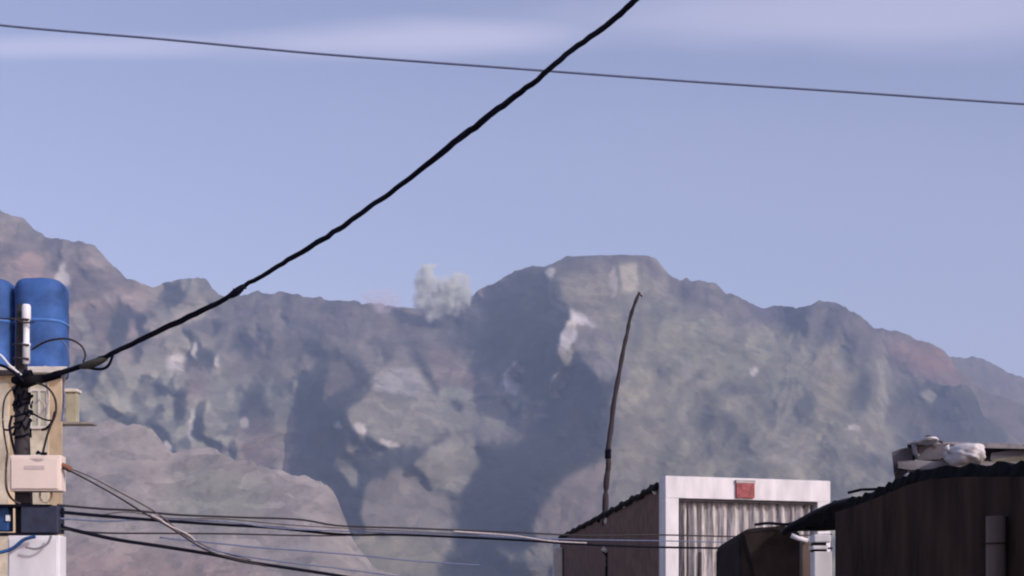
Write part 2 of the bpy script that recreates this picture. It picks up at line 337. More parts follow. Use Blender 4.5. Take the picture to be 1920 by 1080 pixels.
bh = n.nodes.new('ShaderNodeMath'); bh.operation = 'MULTIPLY_ADD'; bh.inputs[1].default_value = .55; n.links.new(sv.outputs[1], bh.inputs[0]); n.links.new(n1.outputs[0], bh.inputs[2]); n.links.new(bh.outputs[0], bp.inputs['Height']); n.links.new(bp.outputs[0], b.inputs['Normal'])

def hill(name, ridge, dr, foot_py, df, step=3.0, rows=230, relief=1.0, pw=1.0, alb=None, seed=0, rough=2.6, label=None, extra=None):
    rx = np.array([p[0] for p in ridge], float); ry = np.array([p[1] for p in ridge], float)
    xs = np.arange(rx[0], rx[-1] + 1, step)
    rp = np.interp(xs, rx, ry); k = np.exp(-np.linspace(-2, 2, 5) ** 2); rp = np.convolve(np.pad(rp, 2, mode='edge'), k / k.sum(), 'valid')
    rp = rp + rough * (1 - .85 * np.exp(-((xs - 1140) / 95.0) ** 4)) * fbm(xs / 22, xs * 0 + seed, 11 + seed, 4, .68)
    drx = np.interp(xs, rx, [dr(p[0]) if callable(dr) else dr for p in ridge])
    V = np.linspace(0, 1, rows); PX, VV = np.meshgrid(xs, V, indexing='ij')
    PY = rp[:, None] + (foot_py - rp[:, None]) * VV
    frac = np.clip((foot_py - PY) / (foot_py - 480.0), 0, 1.3)
    kk = np.exp(-np.linspace(-2.2, 2.2, 61) ** 2); rs = np.convolve(np.pad(rp, 30, mode='edge'), kk / kk.sum(), 'valid')
    HV = np.clip((foot_py - PY) / (foot_py - rs[:, None]), 0, 1.6)
    DD = df + (drx[:, None] - df) * HV ** pw
    if relief:
        fade = np.clip((foot_py - PY) / 60, 0, 1)
        DD = DD + samp(REL, PX, PY) * relief * fade * DD / F
    if extra is not None: DD = DD + extra(PX, PY)
    X = (PX - 960) / F * DD; Z = EYE + (HOR - PY) / F * DD
    # the far side of the ridge
    nb = 14; bx = []; 
    for q in range(nb, 0, -1):
        s_ = q / nb
        bx.append(np.stack([X[:, 0] * (1 + .1 * s_), DD[:, 0] + 560 * s_ + 12 * fbm(xs / 30, xs * 0 + q, 5, 2), Z[:, 0] * (1 - s_ ** 1.3) - .5 * s_], -1))
    VT = np.concatenate([np.stack(bx, 1), np.stack([X, DD, Z], -1)], 1)
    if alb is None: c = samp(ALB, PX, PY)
    else:
        c = np.zeros(PX.shape + (3,)); c[:] = alb[0]
        m = np.clip(.5 + fbm(PX / 60, PY / 34, 90 + seed, 4, .55) * 1.1, 0, 1)[..., None]; c = c * (1 - m) + np.array(alb[1]) * m
        for fn, cc in alb[2:]: mk = samp(fn, PX, PY)[..., None]; c = c * (1 - mk) + np.array(cc) * mk
    CT = np.concatenate([np.repeat(c[:, :1], nb, 1), c], 1)
    nx, ny = VT.shape[:2]
    idx = np.arange(nx * ny).reshape(nx, ny)
    fc = np.stack([idx[:-1, :-1], idx[:-1, 1:], idx[1:, 1:], idx[1:, :-1]], -1).reshape(-1, 4)
    me = bpy.data.meshes.new(name); me.vertices.add(nx * ny); me.vertices.foreach_set('co', VT.reshape(-1).astype(np.float32))
    me.loops.add(fc.size); me.loops.foreach_set('vertex_index', fc.reshape(-1).astype(np.int32))
    me.polygons.add(len(fc)); me.polygons.foreach_set('loop_start', (np.arange(len(fc)) * 4).astype(np.int32))
    me.update(calc_edges=True); me.validate()
    ca = me.color_attributes.new('cover', 'FLOAT_COLOR', 'POINT')
    ca.data.foreach_set('color', np.concatenate([CT, np.ones(CT.shape[:2] + (1,))], -1).reshape(-1).astype(np.float32))
    me.shade_smooth(); me.materials.append(mm)
    o = bpy.data.objects.new(name, me); COL.objects.link(o); tag(o, label, 'mountain', kind='structure'); return o

main_ridge = [(-340, 330), (-200, 345), (-80, 372), (0, 397), (28, 404), (50, 415), (90, 446), (130, 447), (170, 458), (190, 470), (208, 492), (235, 520), (262, 530), (285, 542), (305, 528), (330, 521), (385, 522), (396, 540), (412, 552), (440, 554), (480, 548), (560, 551), (640, 562), (700, 572), (770, 580), (815, 580), (850, 567), (900, 545), (940, 525), (965, 508), (985, 500), (1030, 495), (1052, 487), (1064, 480), (1140, 478), (1216, 478), (1232, 488), (1245, 503), (1262, 518), (1280, 522), (1287, 517), (1294, 527), (1340, 534), (1356, 545), (1380, 555), (1395, 563), (1418, 574), (1480, 574), (1510, 571), (1530, 566), (1565, 569), (1600, 582), (1625, 597), (1642, 616), (1664, 660), (1688, 700), (1730, 712), (1790, 722), (1812, 718), (1828, 740), (1846, 785), (1920, 830), (2240, 900)]
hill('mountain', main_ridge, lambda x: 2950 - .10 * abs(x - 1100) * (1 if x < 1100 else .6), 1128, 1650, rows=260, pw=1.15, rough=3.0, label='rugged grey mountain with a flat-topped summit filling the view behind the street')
hill('mountain_ridge', [(1420, 700), (1560, 640), (1645, 616), (1680, 619), (1720, 634), (1766, 652), (1782, 668), (1795, 690), (1850, 735), (2000, 790), (2260, 850)], 3450, 1000, 3000, rows=90, relief=.4,
     alb=[(.20, .165, .14), (.15, .125, .11), (ell(1735, 672, 60, 26, .35, .8), (.30, .18, .14))], seed=3, label='reddish brown ridge just right of the main mountain')
hill('far_ridge', [(1560, 760), (1700, 700), (1775, 672), (1800, 666), (1832, 671), (1862, 684), (1885, 692), (1905, 703), (1925, 712), (2050, 740), (2270, 790)], 4150, 1000, 3700, rows=90, relief=.35,
     alb=[(.21, .185, .15), (.16, .14, .12)], seed=5, label='farthest pale ridge at the right edge')
pk = poly((330, 900), (400, 880), (480, 900), (510, 940), (470, 985), (300, 985), soft=16)
pk2 = poly((100, 1020), (420, 1040), (520, 1080), (500, 1130), (80, 1130), soft=18)
fs = np.clip((fbm(XX / 13, YY / 8, 140, 3) - .55) * 4, 0, 1) * .7
hill('foothill', [(-340, 800), (-100, 800), (60, 800), (120, 798), (180, 790), (240, 793), (285, 803), (300, 828), (322, 848), (360, 838), (400, 843), (440, 858), (500, 876), (548, 890), (600, 902), (622, 912), (634, 945), (645, 985), (662, 1020), (700, 1060), (800, 1100), (960, 1124)], 1420, 1140, 1000,
     rows=120, relief=.22, alb=[(.44, .405, .365), (.37, .345, .315), (pk, (.34, .35, .29)), (pk2, (.43, .345, .31)), (fs, (.25, .24, .21))], seed=8, rough=3.6, label='smooth pinkish foothill slope below the mountain at the left')

g = bmesh.new()
R_ = 5500; N = 24
vs = [[g.verts.new((-R_ + 2 * R_ * i / N, -600 + (R_ + 600) * j / N, 0)) for j in range(N + 1)] for i in range(N + 1)]
for i in range(N):
    for j in range(N): g.faces.new((vs[i][j], vs[i + 1][j], vs[i + 1][j + 1], vs[i][j + 1]))
tag(obj('ground', g, mat('dusty_ground', (.22, .19, .16), .95, .3, .6, .3, detail=8)), 'dusty ground of the street', 'ground', kind='structure')

# haze: clear air thickened with dust
hz = newbox(-5600, 5600, -640, 5600, -1, 1010)
hm = bpy.data.materials.new('haze_air'); hm.use_nodes = True; hn = hm.node_tree; hn.nodes.clear()
ho = hn.nodes.new('ShaderNodeOutputMaterial'); hv = hn.nodes.new('ShaderNodeVolumePrincipled')
hv.inputs['Color'].default_value = (.50, .68, 1.0, 1); hv.inputs['Density'].default_value = 0.000158; hv.inputs['Anisotropy'].default_value = 0.0
hn.links.new(hv.outputs[0], ho.inputs['Volume'])
tag(obj('haze', hz, hm), 'pale lavender haze over the whole valley', 'haze', kind='stuff')

# smoke rising from behind the ridge
def smoke(name, blobs, Y, dens, color, label, group):
    """blobs: (px, py, radius px). One closed lumpy hull; density falls off towards its surface."""
    cx = sum(b_[0] for b_ in blobs) / len(blobs); cy = sum(b_[1] for b_ in blobs) / len(blobs)
    hx = max(abs(b_[0] - cx) + b_[2] for b_ in blobs) * 1.12; hy = max(abs(b_[1] - cy) + b_[2] for b_ in blobs) * 1.12
    c = P(cx, cy, Y); s_ = Y / F
    bm = bmesh.new(); bmesh.ops.create_icosphere(bm, subdivisions=3, radius=1)
    for v in bm.verts: v.co = Vector((v.co.x * hx * s_ * 1.25, v.co.y * hx * s_ * .9, v.co.z * hy * s_ * 1.25))
    m = bpy.data.materials.new(name + '_volume'); m.use_nodes = True; q = m.node_tree; q.nodes.clear()
    o_ = q.nodes.new('ShaderNodeOutputMaterial'); pv = q.nodes.new('ShaderNodeVolumePrincipled'); pv.inputs['Color'].default_value = (*color, 1)
    t = q.nodes.new('ShaderNodeTexCoord')
    nz = q.nodes.new('ShaderNodeTexNoise'); nz.inputs['Scale'].default_value = .05; nz.inputs['Detail'].default_value = 7; nz.inputs['Roughness'].default_value = .62
    q.links.new(t.outputs['Object'], nz.inputs[0])
    sb = q.nodes.new('ShaderNodeVectorMath'); sb.operation = 'SUBTRACT'; sb.inputs[1].default_value = (.5, .5, .5); q.links.new(nz.outputs['Color'], sb.inputs[0])
    sl = q.nodes.new('ShaderNodeVectorMath'); sl.operation = 'SCALE'; sl.inputs['Scale'].default_value = 62; q.links.new(sb.outputs[0], sl.inputs[0])
    ad = q.nodes.new('ShaderNodeVectorMath'); ad.operation = 'ADD'; q.links.new(sl.outputs[0], ad.inputs[0]); q.links.new(t.outputs['Object'], ad.inputs[1])
    tot = None
    for bx_, by_, br in blobs:
        pc = P(bx_, by_, Y) - c
        ds = q.nodes.new('ShaderNodeVectorMath'); ds.operation = 'DISTANCE'; q.links.new(ad.outputs[0], ds.inputs[0]); ds.inputs[1].default_value = pc
        mr = q.nodes.new('ShaderNodeMapRange'); mr.interpolation_type = 'SMOOTHSTEP'; mr.inputs[1].default_value = br * s_ * 1.25; mr.inputs[2].default_value = br * s_ * .2
        mr.inputs[4].default_value = dens; q.links.new(ds.outputs['Value'], mr.inputs[0])
        if tot is None: tot = mr.outputs[0]
        else:
            mxx = q.nodes.new('ShaderNodeMath'); mxx.operation = 'MAXIMUM'; q.links.new(tot, mxx.inputs[0]); q.links.new(mr.outputs[0], mxx.inputs[1]); tot = mxx.outputs[0]
    nd = q.nodes.new('ShaderNodeTexNoise'); nd.inputs['Scale'].default_value = .06; nd.inputs['Detail'].default_value = 5; q.links.new(t.outputs['Object'], nd.inputs[0])
    md = q.nodes.new('ShaderNodeMapRange'); md.inputs[1].default_value = .42; md.inputs[2].default_value = .62; md.inputs[3].default_value = .12; q.links.new(nd.outputs[0], md.inputs[0])
    mq = q.nodes.new('ShaderNodeMath'); mq.operation = 'MULTIPLY'; q.links.new(tot, mq.inputs[0]); q.links.new(md.outputs[0], mq.inputs[1]); tot = mq.outputs[0]
    q.links.new(tot, pv.inputs['Density']); q.links.new(pv.outputs[0], o_.inputs['Volume'])
    o = obj(name, bm, m); o.location = c
    return tag(o, label, 'smoke', group)
smoke('smoke_plume', [(797, 560, 22), (800, 528, 22), (803, 507, 14), (835, 545, 26), (858, 532, 22), (866, 552, 20), (815, 575, 22), (845, 565, 22)], 2900, .5, (.90, .95, .91),
      'tall white-grey smoke plume rising from the ridge left of the summit', 'smoke puffs on the ridge')
smoke('smoke_plume', [(700, 560, 22), (725, 556, 20), (742, 564, 16), (715, 572, 24)], 2900, .05, (.97, .90, .96),
      'low faint pinkish smoke puff on the ridge, left of the tall plume', 'smoke puffs on the ridge')

# ------------------------------------------------------------------ materials for the street
M_cream = mat('cream_render', (.60, .50, .36), .9, .30, 1.4, .3, stretch=(1, 1, .45), detail=8)
M_creamlt = mat('pale_render', (.60, .57, .47), .9, .28, 2.2, .2)
M_slab = mat('pale_concrete', (.62, .62, .60), .85, .15, 3, .2)
M_tank = mat('blue_plastic', (.045, .13, .40), .75, .35, 1.3, 0)
M_tanklid = mat('dark_blue_plastic', (.03, .09, .32), .5, .1, 2.0, 0)
M_pole = mat('dark_weathered_pole', (.045, .042, .05), .8, .3, 8, .3, stretch=(1, 1, .15))
M_black = mat('black_cable', (.006, .007, .018), .6, .2, 30)
M_black2 = mat('dark_grey_wire', (.03, .028, .036), .6, .2, 30)
M_greyw = mat('grey_wire', (.13, .17, .30), .6, .2, 30)
M_tan = mat('faded_tan_wire', (.10, .085, .09), .6, .2, 30)
M_palew = mat('pale_wire_sheath', (.50, .47, .50), .5, .2, 30)
M_white = mat('white_paint', (.68, .71, .78), .6, .16, 2.6, .05, stretch=(1.3, 1, .35), detail=8)
M_boxw = mat('white_box_enamel', (.74, .67, .63), .45, .05, 6, 0)
M_grey = mat('grey_metal', (.30, .31, .33), .5, .2, 9, .1, metallic=.3)
M_darkst = mat('dark_blue_steel', (.035, .045, .085), .5, .25, 8, .1)
M_bluest = mat('blue_steel', (.03, .10, .30), .5, .25, 8, .1)
M_mud = mat('brown_mud_wall', (.155, .10, .085), .95, .22, 3.5, .5, bump_dist=.04)
M_tar = mat('black_roof_felt', (.012, .012, .016), .9, .3, 10, .6)
M_red = mat('red_sign_paint', (.34, .09, .105), .6, .35, 9)
M_curt = mat('silvery_pleated_cloth', (.50, .50, .53), .7, .45, 3, 0, stretch=(9, 1, .8))
M_tarp = mat('black_tarpaulin', (.004, .004, .006), .9, .35, 5, .5, bump_dist=.05)
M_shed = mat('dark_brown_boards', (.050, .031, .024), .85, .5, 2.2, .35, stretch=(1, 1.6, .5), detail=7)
M_post = mat('brown_grey_timber', (.13, .10, .085), .85, .25, 6, .3, stretch=(1, 1, .2))
M_sheet = mat('weathered_roof_sheet', (.095, .095, .125), .6, .35, 3, .3, metallic=.2)
M_sheetlt = mat('pale_roof_sheet', (.24, .24, .28), .6, .35, 5, .3, metallic=.2)
M_sack = mat('white_woven_sack', (.56, .57, .62), .8, .10, 6, .4)
M_olive = mat('olive_canvas', (.16, .16, .13), .9, .3, 5, .3)
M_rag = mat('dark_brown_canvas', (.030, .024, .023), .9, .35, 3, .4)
M_stick = mat('weathered_bare_wood', (.042, .036, .046), .85, .3, 6, .4, stretch=(1, 1, .15))
M_ins = mat('white_porcelain', (.74, .80, .88), .25, .05, 6)

for m_ in (M_tarp, M_tar, M_black, M_rag, M_shed): m_.node_tree.nodes['Principled BSDF'].inputs['Specular IOR Level'].default_value = .06
# ------------------------------------------------------------------ left: house with water tanks
YB = 27.0
def bz(py, Y): return EYE + (HOR - py) / F * Y
def bx(px, Y): return (px - 960) / F * Y
t = thing('house', 'cream rendered house behind the utility pole, carrying the blue water tanks', 'house')
xl, xr = bx(-420, YB), bx(117, YB); zt = bz(703, YB)
bm = newbox(xl, xr, YB, YB + 7, 0, zt)
for v in bm.verts:
    if v.co.y > YB + 1 and v.co.x > xl + 1: v.co.x = bx(96, YB + 7)
obj('wall', bm, M_cream, t, bevel=.02)
bm = bmesh.new()
for a, b_ in ((0, 18), (58, 92)):
    box(bm, bx(a, YB), bx(b_, YB), YB - .06, YB + .01, 0, zt - .12)
obj('pilaster', bm, M_creamlt, t)
bm = bmesh.new(); vv = box(bm, xl, bx(134, YB) , YB - .25, YB + 7.1, zt, zt + .12)
for v in vv:
    if v.co.y > YB + 1 and v.co.x > xl + 1: v.co.x = bx(103, YB + 7)
box(bm, xl, bx(-20, YB), YB - .1, YB + .1, zt + .12, zt + .35)
obj('roof_slab', bm, M_slab, t, bevel=.015)
# window with frame behind the wires
wbx = (bx(62, YB), bx(90, YB), bz(800, YB), bz(735, YB))
bm = bmesh.new()
x0, x1, z0, z1 = wbx
for q in ((x0 - .05, x1 + .05, z1, z1 + .05), (x0 - .05, x1 + .05, z0 - .05, z0), (x0 - .05, x0, z0, z1), (x1, x1 + .05, z0, z1), ((x0 + x1) / 2 - .02, (x0 + x1) / 2 + .02, z0, z1)):
    box(bm, q[0], q[1], YB - .10, YB - .062, q[2], q[3])
fr = obj('window', bm, M_slab, t)
obj('pane', newbox(x0, x1, YB - .075, YB - .063, z0, z1), mat('dusty_glass', (.42, .44, .36), .3, .15, 3), fr)
place(t, ((xl + xr) / 2, YB + 4, 0))

t = thing('balcony', 'thin slab with a pale greenish post on the right side of the cream house', 'balcony')
YC = YB + 1.6
obj('slab', newbox(bx(90, YC), bx(180, YC), YC - .25, YC + .1, bz(798, YC), bz(794, YC)), M_grey, t, bevel=.005)
obj('post', newbox(bx(129, YC), bx(149, YC), YC - .2, YC, bz(793.8, YC), bz(738, YC)), mat('pale_green_render', (.36, .37, .30), .9, .12, 3, .2), t, bevel=.01)
obj('cap', newbox(bx(126, YC), bx(152, YC), YC - .25, YC + .05, bz(738, YC), bz(732, YC)), M_slab, t, bevel=.01)
place(t, (bx(112, YC), YC + .2, bz(799, YC)))

def tank(cx_px, w_px, label):
    Y = YB + 1.0; r = w_px / 2 / F * Y; c = (bx(cx_px, Y), Y, zt + .12)
    H = bz(527, Y) - c[2]
    tt = thing('water_tank', label, 'water tank', 'blue water tanks on the roof')
    bm = bmesh.new()
    prof = [(r * .93, 0), (r * .97, .03)]
    for k in range(14):
        z = .05 + k * (H * .80) / 14
        prof += [(r * (1.0 if k % 4 else .985), z), (r * 1.0, z + H * .03)]
    prof += [(r * 1.0, H * .90), (r * .97, H * .935), (r * .90, H * .965), (r * .80, H * .985)]
    lathe(bm, prof, c, 36, 3.2); obj('barrel', bm, M_tank, tt, smooth=True)
    bm = bmesh.new(); lathe(bm, [(r * .42, H * .985), (r * .42, H * 1.0), (r * .36, H * 1.015), (.01, H * 1.02)], c, 24); obj('lid', bm, M_tanklid, tt, smooth=True)
    bm = bmesh.new(); lathe(bm, [(r * 1.015, H * .535), (r * 1.03, H * .55), (r * 1.015, H * .565)], c, 36, 3.2); obj('band', bm, mat('light_blue_plastic', (.07, .20, .55), .45, .1), tt, smooth=True)
    bm = bmesh.new(); tube(bm, [Vector((c[0] + r * .5, c[1] - r * 1.0, c[2] + .12)), Vector((c[0] + r * .5, c[1] - r * 1.15, c[2] + .12)), Vector((c[0] + r * .5, c[1] - r * 1.18, c[2] + .01))], .03, 8)
    obj('outlet_pipe', bm, M_grey, tt, smooth=True)
    place(tt, c)
tank(79, 90, 'blue plastic water tank on the roof slab just right of the utility pole top')
tank(-17, 90, 'blue plastic water tank cut by the left edge, left of the utility pole top')

# ------------------------------------------------------------------ utility pole
YP = 12.0
t = thing('utility_pole', 'dark utility pole at the left edge tangled in cables', 'utility pole')
px_ = bx(42, YP)
bm = bmesh.new(); zs = [0, bz(1000, YP), bz(850, YP), bz(700, YP), bz(572, YP)]
tube(bm, [Vector((px_ + o_, YP, z)) for z, o_ in zip(zs, (.02, .02, .0, -.01, -.012))], [.085, .075, .066, .052, .036], 14)
obj('shaft', bm, M_pole, t, smooth=True)
ix = bx(57, YP); bm = bmesh.new()
lathe(bm, [(.012, 0), (.030, .01), (.030, .16), (.034, .165), (.034, .18), (.026, .185), (.026, .37), (.032, .375), (.036, .39), (.036, .49), (.028, .505), (.006, .51)], (ix, YP - .10, bz(688, YP)), 20)
obj('insulator', bm, M_ins, t, smooth=True)
for py in (603, 650, 676):
    bm = bmesh.new(); z = bz(py, YP); tube(bm, [Vector((px_ - .06, YP - .045, z + .01)), Vector((px_, YP - .12, z)), Vector((ix + .03, YP - .135, z - .012))], .010, 6); obj('clamp', bm, M_pole, t, smooth=True)
bm = bmesh.new(); box(bm, bx(-60, YP), bx(62, YP), YP - .09, YP - .05, bz(706, YP), bz(697, YP)); obj('crossarm', bm, M_pole, t)
bm = bmesh.new(); rnd = random.Random(17)
for k in range(7):
    z0 = bz(rnd.uniform(718, 835), YP); a0 = rnd.uniform(0, 6.28); tl = rnd.uniform(-.25, .25); turns = rnd.uniform(.8, 1.9); q = []
    for i in range(int(turns * 14)):
        a = a0 + i * 2 * math.pi / 14; rr_ = .070 + .012 * math.sin(a * 2.3 + k) ; q.append(Vector((px_ + rr_ * math.cos(a), YP + rr_ * math.sin(a), z0 + tl * rr_ * math.cos(a) + .010 * i * rnd.uniform(.4, 1.3))))
    tube(bm, q, rnd.uniform(.006, .012), 6)
obj('wrapped_wire', bm, M_black, t, smooth=True)
place(t, (px_, YP, 0))

def cable(name, pts, r, m, label, group=None, cat='cable', n=8, jit=0.0, seed=1, twist=0):
    """pts: (px, py, Y)"""
    rnd = random.Random(seed)
    p = spline([P(*q) for q in pts], n)
    if jit:
        p = [q + Vector((rnd.uniform(-jit, jit), 0, rnd.uniform(-jit, jit))) for q in p]
    bm = bmesh.new()
    if twist:
        L_ = 0; acc = [0]
        for i in range(1, len(p)): L_ += (p[i] - p[i - 1]).length; acc.append(L_)
        # resample finely so that the lay of the twisted cores shows
        K = int(L_ / .05); res = []; j = 0
        for k in range(K + 1):
            s_ = L_ * k / K
            while j < len(acc) - 2 and acc[j + 1] < s_: j += 1
            f_ = (s_ - acc[j]) / max(1e-6, acc[j + 1] - acc[j]); res.append((p[j].lerp(p[j + 1], min(1, f_)), s_))
        for c in range(twist):
            q = []
            for k, (pp, s_) in enumerate(res):
                d = (res[min(k + 1, K)][0] - res[max(k - 1, 0)][0]).normalized(); a = d.cross(Vector((0, 0, 1))).normalized(); b_ = a.cross(d)
                ph = s_ * 2 * math.pi / 1.05 + c * 2 * math.pi / twist + 1.5 * math.sin(s_ * 2.1) + .8 * math.sin(s_ * 5.3 + 1)
                kk = r * (.55 + .25 * math.sin(s_ * 3.1) * math.sin(s_ * 1.3 + 2)); q.append(pp + (a * math.cos(ph) + b_ * math.sin(ph)) * kk)
            tube(bm, q, r * .68, 6)
    else: tube(bm, p, r, 6)
    o = obj(name, bm, m, smooth=True)
    return tag(o, label, cat, group)

cable('cable', [(48, 716, 11.9), (90, 706, 11.8), (140, 690, 11.7), (185, 674, 11.6), (215, 660, 11.5), (290, 625, 11.4), (375, 584, 11.2), (435, 553, 11.0), (452, 540, 11.0), (530, 494, 10.8), (612, 444, 10.6), (710, 376, 10.4), (800, 308, 10.2), (905, 226, 10.0), (1010, 146, 9.8), (1075, 92, 9.7), (1140, 46, 9.6), (1190, 0, 9.5), (1330, -120, 9.2), (1560, -330, 8.8)],
      .0175, M_black, 'thick black twisted cable running from the pole up across the sky', 'cables strung from the pole', n=8, jit=.005, seed=4, twist=3)
t = thing('cable_splice', 'taped splice with a hanging loop on the thick black cable near the pole', 'cable splice')
bm = bmesh.new(); tube(bm, spline([P(150, 686, 11.64), P(168, 690, 11.62), P(190, 692, 11.6), (P(204, 684, 11.55)), P(212, 664, 11.5)], 6), .012, 6); obj('loop', bm, M_black, t, smooth=True)
bm = bmesh.new(); pp = spline([P(150, 688, 11.66), P(172, 682, 11.6), P(200, 672, 11.55)], 6); tube(bm, pp, [.014 + .022 * math.sin(math.pi * i / (len(pp) - 1)) for i in range(len(pp))], 8); obj('tape', bm, mat('dark_olive_tape', (.05, .052, .045), .6, .2, 20), t, smooth=True)
place(t, P(180, 685, 11.6))
t = thing('cable_joint', 'small black knotted joint where the thick cable meets the ridge line', 'cable joint')
bm = bmesh.new(); pp = spline([P(428, 557, 11.0), P(444, 547, 10.98), P(458, 535, 10.97)], 6); tube(bm, pp, [.014 + .018 * math.sin(math.pi * i / (len(pp) - 1)) for i in range(len(pp))], 8); obj('knot', bm, M_black, t, smooth=True)
for a_, b_ in (((444, 547), (437, 541)), ((452, 540), (462, 541))):
    bm = bmesh.new(); tube(bm, [P(*a_, 10.95), P(*b_, 10.95)], .006, 5); obj('wire_end', bm, M_black, t)
place(t, P(444, 547, 11))
cable('cable', [(-300, 8, 17), (0, 47, 17), (300, 73, 17), (600, 101, 17), (960, 128, 17), (1300, 153, 17), (1600, 173, 17), (1920, 195, 17), (2250, 214, 17)], .0135, M_greyw,
      'thin grey wire crossing the whole sky near the top', 'cables strung across the sky', n=10)
# anchor mass of the thick cable at the pole
t = thing('cable_bundle', 'black knotted bundle of cables where the thick cable ties to the pole', 'cable bundle')
bm = bmesh.new()
rnd = random.Random(5)
for k in range(9):
    a = rnd.uniform(0, 6.28); pts = [P(48 + rnd.uniform(-14, 12), 700 + rnd.uniform(-6, 22), YP - .1 - rnd.uniform(0, .08)) for _ in range(2)] + [P(62 + rnd.uniform(0, 30), 708 + rnd.uniform(-10, 10), YP - .12), P(100 + rnd.uniform(-10, 26), 702 + rnd.uniform(-6, 6), YP - .2)]
    tube(bm, spline(pts, 6), .011, 6)
obj('strand', bm, M_black, t, smooth=True)
bm = bmesh.new(); tube(bm, [P(24, 712, YP - .1), P(50, 716, YP - .13), P(84, 708, YP - .17)], [.03, .055, .03], 8); obj('tape', bm, M_tar, t, smooth=True)
place(t, P(50, 712, YP - .1))

# loops and drops of wire around the pole
loops = [
 ([(60, 655, 11.8), (82, 642, 11.75), (105, 636, 11.7), (130, 636, 11.7), (152, 648, 11.7), (160, 665, 11.7), (156, 678, 11.65)], .009, M_black2, 'thin dark wire looping out from the pole over the right blue tank'),
 ([(112, 636, 11.8), (122, 645, 11.8), (128, 660, 11.8), (130, 682, 11.75)], .006, M_greyw, 'short faint wire drooping beside the right tank edge'),
 ([(-40, 590, 11.8), (0, 597, 11.8), (26, 598, 11.8), (45, 605, 11.85), (64, 604, 11.85)], .007, M_black2, 'thin wire coming in from the left over the left blue tank'),
 ([(-30, 650, 11.8), (0, 665, 11.8), (18, 685, 11.8), (40, 703, 11.85)], .009, M_ins, 'pale blue wire curling down at the left tank foot'),
 ([(-30, 680, 11.8), (5, 686, 11.8), (28, 700, 11.8), (44, 716, 11.8)], .014, M_black, 'black wire entering the knot from the left edge'),
 ([(60, 715, 11.85), (88, 726, 11.8), (103, 748, 11.8), (104, 775, 11.8), (94, 800, 11.8), (86, 825, 11.8), (80, 850, 11.85)], .010, M_black2, 'dark wire bowing right from the knot down to the white box'),
 ([(52, 770, 11.85), (66, 778, 11.8), (82, 786, 11.8), (98, 788, 11.8), (101, 780, 11.8)], .008, M_black, 'small black wire loop halfway down the pole right side'),
 ([(78, 806, 11.8), (88, 802, 11.8), (98, 790, 11.8), (103, 772, 11.8)], .011, M_black, 'short thick black stub wire right of the pole'),
 ([(30, 722, 11.85), (10, 745, 11.8), (5, 780, 11.8), (8, 815, 11.8), (14, 850, 11.85)], .008, M_black2, 'dark wire hanging left of the pole to the white box corner'),
 ([(6, 805, 11.8), (16, 806, 11.8), (26, 800, 11.85)], .010, M_black, 'stubby black wire sticking out left of the pole'),
 ([(22, 780, 11.85), (18, 800, 11.8), (22, 825, 11.8), (28, 850, 11.85)], .012, M_black, 'thick black drop wire hugging the pole left side'),
 ([(14, 850, 11.8), (11, 880, 11.8), (12, 915, 11.8), (22, 935, 11.85), (38, 945, 11.85)], .010, M_tan, 'brown wire running round the left side of the white box'),
 ([(70, 846, 11.7), (78, 851, 11.7), (88, 851, 11.7)], .011, M_black, 'tiny black wire tail on top of the white box'),
 ([(118, 700, 11.9), (119, 745, 11.9), (116, 790, 11.9)], .008, M_greyw, 'grey wire hanging straight down at the corner of the house'),
 ([(86, 712, 11.9), (90, 745, 11.9), (88, 775, 11.9)], .007, M_palew, 'pale wire hanging down between the pole and the house corner'),
 ([(60, 760, 11.9), (75, 750, 11.9), (84, 762, 11.9), (76, 776, 11.9), (62, 790, 11.9)], .007, M_palew, 'pale coil of wire beside the pole above the white box'),
]
for k, (pts, r, m, lab) in enumerate(loops):
    cable('wire', pts, r, m, lab, 'loose wires around the utility pole', 'wire', seed=k)

# boxes on the pole
t = thing('junction_box', 'white square junction box on the pole with wires entering its top', 'junction box')
Yf = YP - .24; a0, a1, c0, c1 = bx(17, Yf), bx(114, Yf), bz(921, Yf), bz(853, Yf)
obj('housing', newbox(a0, a1, YP - .24, YP - .10, c0, c1), M_boxw, t, bevel=.012)
obj('cover', newbox(a0 + .02, a1 - .02, YP - .252, YP - .243, c0 + .02, c1 - .03), M_boxw, t, bevel=.004)
bm = bmesh.new(); box(bm, a0 + .13, a1 - .13, YP - .256, YP - .2535, c1 - .12, c1 - .09); obj('worn_mark', bm, mat('faded_grey_mark', (.52, .48, .50), .6, .1), t)
bm = bmesh.new()
for q in (70, 84): tube(bm, [P(q, 852, YP - .17), P(q, 848, YP - .17)], .014, 8)
bm.free()
for q in (70, 84):
    bm = bmesh.new(); tube(bm, [P(q, 852, YP - .17), P(q, 848, YP - .17)], .014, 8); obj('gland', bm, M_black, t)
obj('bracket', newbox(bx(36, YP), bx(64, YP), YP - .11, YP - .04, bz(945, YP), c0 + .03), M_pole, t)
bm = bmesh.new(); tube(bm, spline([P(75, 922, YP - .15), P(76, 936, YP - .15), P(88, 942, YP - .15), P(96, 932, YP - .15), P(96, 922, YP - .15)], 5), .009, 6); obj('conduit', bm, mat('beige_conduit', (.5, .47, .38), .6, .1), t, smooth=True)
place(t, ((a0 + a1) / 2, YP - .17, c0))

